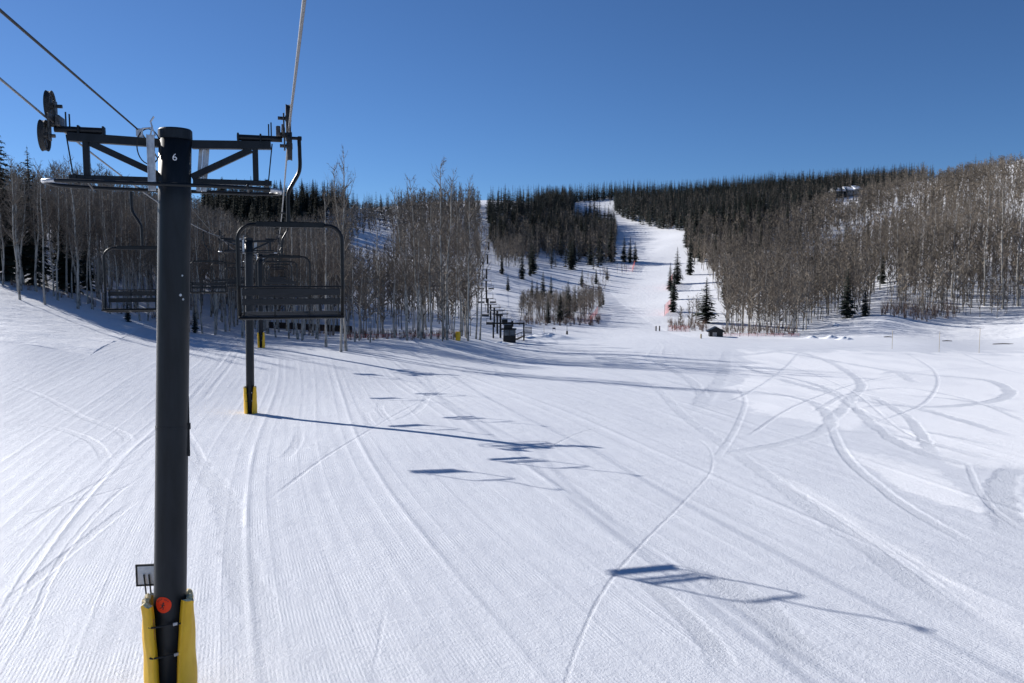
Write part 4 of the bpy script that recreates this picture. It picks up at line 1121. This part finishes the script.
# snow roofed lodge on the ridge
lp = P_(847, 196.5, 300, 640); q = lp.y/F; L_ = empty('ridge_lodge', lp+Vector((0,0,.5)), .1, label='long low lodge with a snow-white roof on the ridge skyline', cat='building')
def gable(mb, x0, x1, y0, y1, zb, zt, mat=None):
    ym = (y0+y1)/2; mb.add([(x0,y0,zb),(x1,y0,zb),(x1,y1,zb),(x0,y1,zb),(x0,ym,zt),(x1,ym,zt)], [(0,1,5,4),(3,4,5,2),(0,4,3),(1,2,5),(0,3,2,1)])
for i, (x0, x1, zz) in enumerate(((-9.5,-3.2,0),(-2.8,2.0,.7),(2.4,6.6,1.4))):
    x0 *= q/.6; x1 *= q/.6
    m = MB(); m.box(((x0+x1)/2, 0, .6+zz), (x1-x0-.4, 6, 3.0)); m.build('wall', M['lodge'], L_)
    m = MB(); gable(m, x0, x1, -5.2, 5.2, 2.1+zz, 4.6+zz); m.build('roof', M['snowplain'], L_)
    for wx in (.3, .7): m = MB(); m.box((x0+(x1-x0)*wx, -3.02, 1.2+zz), (.9,.06,1.1)); m.build('window', M['glass'], L_)
# timing gantry high on the far run
bp_ = P_(606, 221.5, 350, 620); s_ = bp_.y/F; B = empty('start_gantry', bp_, label='dark frame of posts and beam high on the far run', cat='gantry')
m = MB(); m.box((0,0,6.0*s_), (12*s_,.4,1.0*s_), bev=.05); m.build('beam', M['hutw'], B)
for sx in (-5, -1.5, 1.5, 5): m = MB(); m.box((sx*s_,0,2.6*s_), (.7*s_,.4,6.0*s_)); m.build('post', M['hutw'], B)

# safety nets: posts with open mesh of thin strands
def net(name, a, b, h, label, posts=3, step=.22, lean=0.):
    a = Vector(a); b = Vector(b); o = empty(name, a, label=label, cat='fence'); d = b-a; Ld = d.length; n_ = max(2, int(Ld/step))
    for q in range(posts+1): p = d*(q/posts); m = MB(); m.tube([p+Vector((0,0,-.2)), p+Vector((0,0,h+.1))], .035, 6); m.build('post', M['log'], o)
    V = []; Fc = []
    def strip(p, q, w_):
        n0 = len(V); e = (q-p).normalized(); s1 = Vector((0,0,w_)) if abs(e.z) < .5 else d.normalized()*w_
        t_ = Vector((0,.012,0))
        V.extend([p-s1-t_, q-s1-t_, q+s1-t_, p+s1-t_, p-s1+t_, q-s1+t_, q+s1+t_, p+s1+t_]); Fc.extend([(n0,n0+1,n0+2,n0+3),(n0+7,n0+6,n0+5,n0+4),(n0,n0+4,n0+5,n0+1),(n0+3,n0+2,n0+6,n0+7)])
    for k in range(n_+1): p = d*(k/n_); strip(p+Vector((0,0,.05)), p+Vector((0,0,h)), .014)
    for k in range(int(h/.2)+1): z = .05+k*.2; strip(Vector((0,0,z)), d+Vector((0,0,z)), .014)
    m = MB(); m.add(V, Fc); m.build('netting', M['net'], o)
def NP(px, py, d0=90, d1=420): return hit(px, py, d0, d1)
net('safety_net', NP(668.5,290), NP(672.5,284), 3.2, 'upper red safety net wrapped before the slim spruces of the run edge', 2)
net('safety_net', NP(664.5,316), NP(671,309), 2.6, 'lower red safety net at the right edge of the run', 2)
net('snow_fence', NP(668,331), NP(690,331.5), 1.1, 'low red snow fence at the foot of the run', 5)
net('snow_fence', NP(590,324), NP(598,313), 1.6, 'pink-red net at the right side of the wooded island', 3)
net('snow_fence', NP(632,272), NP(635,264), 1.6, 'small red net below the spruce trio', 2)
net('snow_fence', NP(344,338.5), NP(400,337.5), .5, 'low red fence along the left part of the aspen clump foot', 8)
net('snow_fence', NP(404,337.3), NP(452,338), .5, 'low red fence along the right part of the aspen clump foot', 7)
net('snow_fence', NP(722,336), NP(800,336), .45, 'low reddish fence at the foot of the right forest', 9, .3)
for px, lb in ((656,'left of two short brown posts at the foot of the run'),(659.5,'right of two short brown posts at the foot of the run')):
    post_thing('stub_post', px, 331, 1.0, .13, M['log'], lb, 'post', 100, 190)

SKY = (1, .5, 8.5, .073)          # air, dust, ozone, strength
# ------------------------------------------------------------------ camera, light, sky
cam = bpy.data.cameras.new('camera'); cam.sensor_width = 36; cam.lens = F*36/1024; cam.clip_start = .1; cam.clip_end = 6000
co = bpy.data.objects.new('camera', cam); COL.objects.link(co); co.location = (0,0,0); co.rotation_euler = (PI/2-PITCH, 0, 0); SC.camera = co
to = Vector((-1.73, 1.23, 1.0)).normalized()
sun = bpy.data.lights.new('sun', 'SUN'); sun.energy = 5.0; sun.angle = math.radians(.5); sun.color = (1, .965, .925)
so = bpy.data.objects.new('sun', sun); COL.objects.link(so); so.rotation_euler = to.to_track_quat('Z', 'Y').to_euler(); so.location = (0,0,50)
wd = bpy.data.worlds.new('World'); SC.world = wd; wd.use_nodes = True; nt = wd.node_tree
sk = nt.nodes.new('ShaderNodeTexSky'); sk.sky_type = 'NISHITA'; sk.sun_disc = False
sk.sun_elevation = math.asin(to.z); sk.sun_rotation = math.atan2(to.x, to.y)
sk.altitude = 2600; sk.air_density = 1.0; sk.dust_density = SKY[1]; sk.ozone_density = SKY[2]; sk.air_density = SKY[0]
bg = nt.nodes['Background']; bg.inputs['Strength'].default_value = SKY[3]; nt.links.new(sk.outputs[0], bg.inputs['Color'])
SC.view_settings.view_transform = 'Standard'; SC.view_settings.look = 'None'; SC.view_settings.exposure = .40; SC.view_settings.gamma = 1
SC.render.engine = 'CYCLES'; SC.cycles.max_bounces = 6; SC.cycles.diffuse_bounces = 3; SC.cycles.use_denoising = True
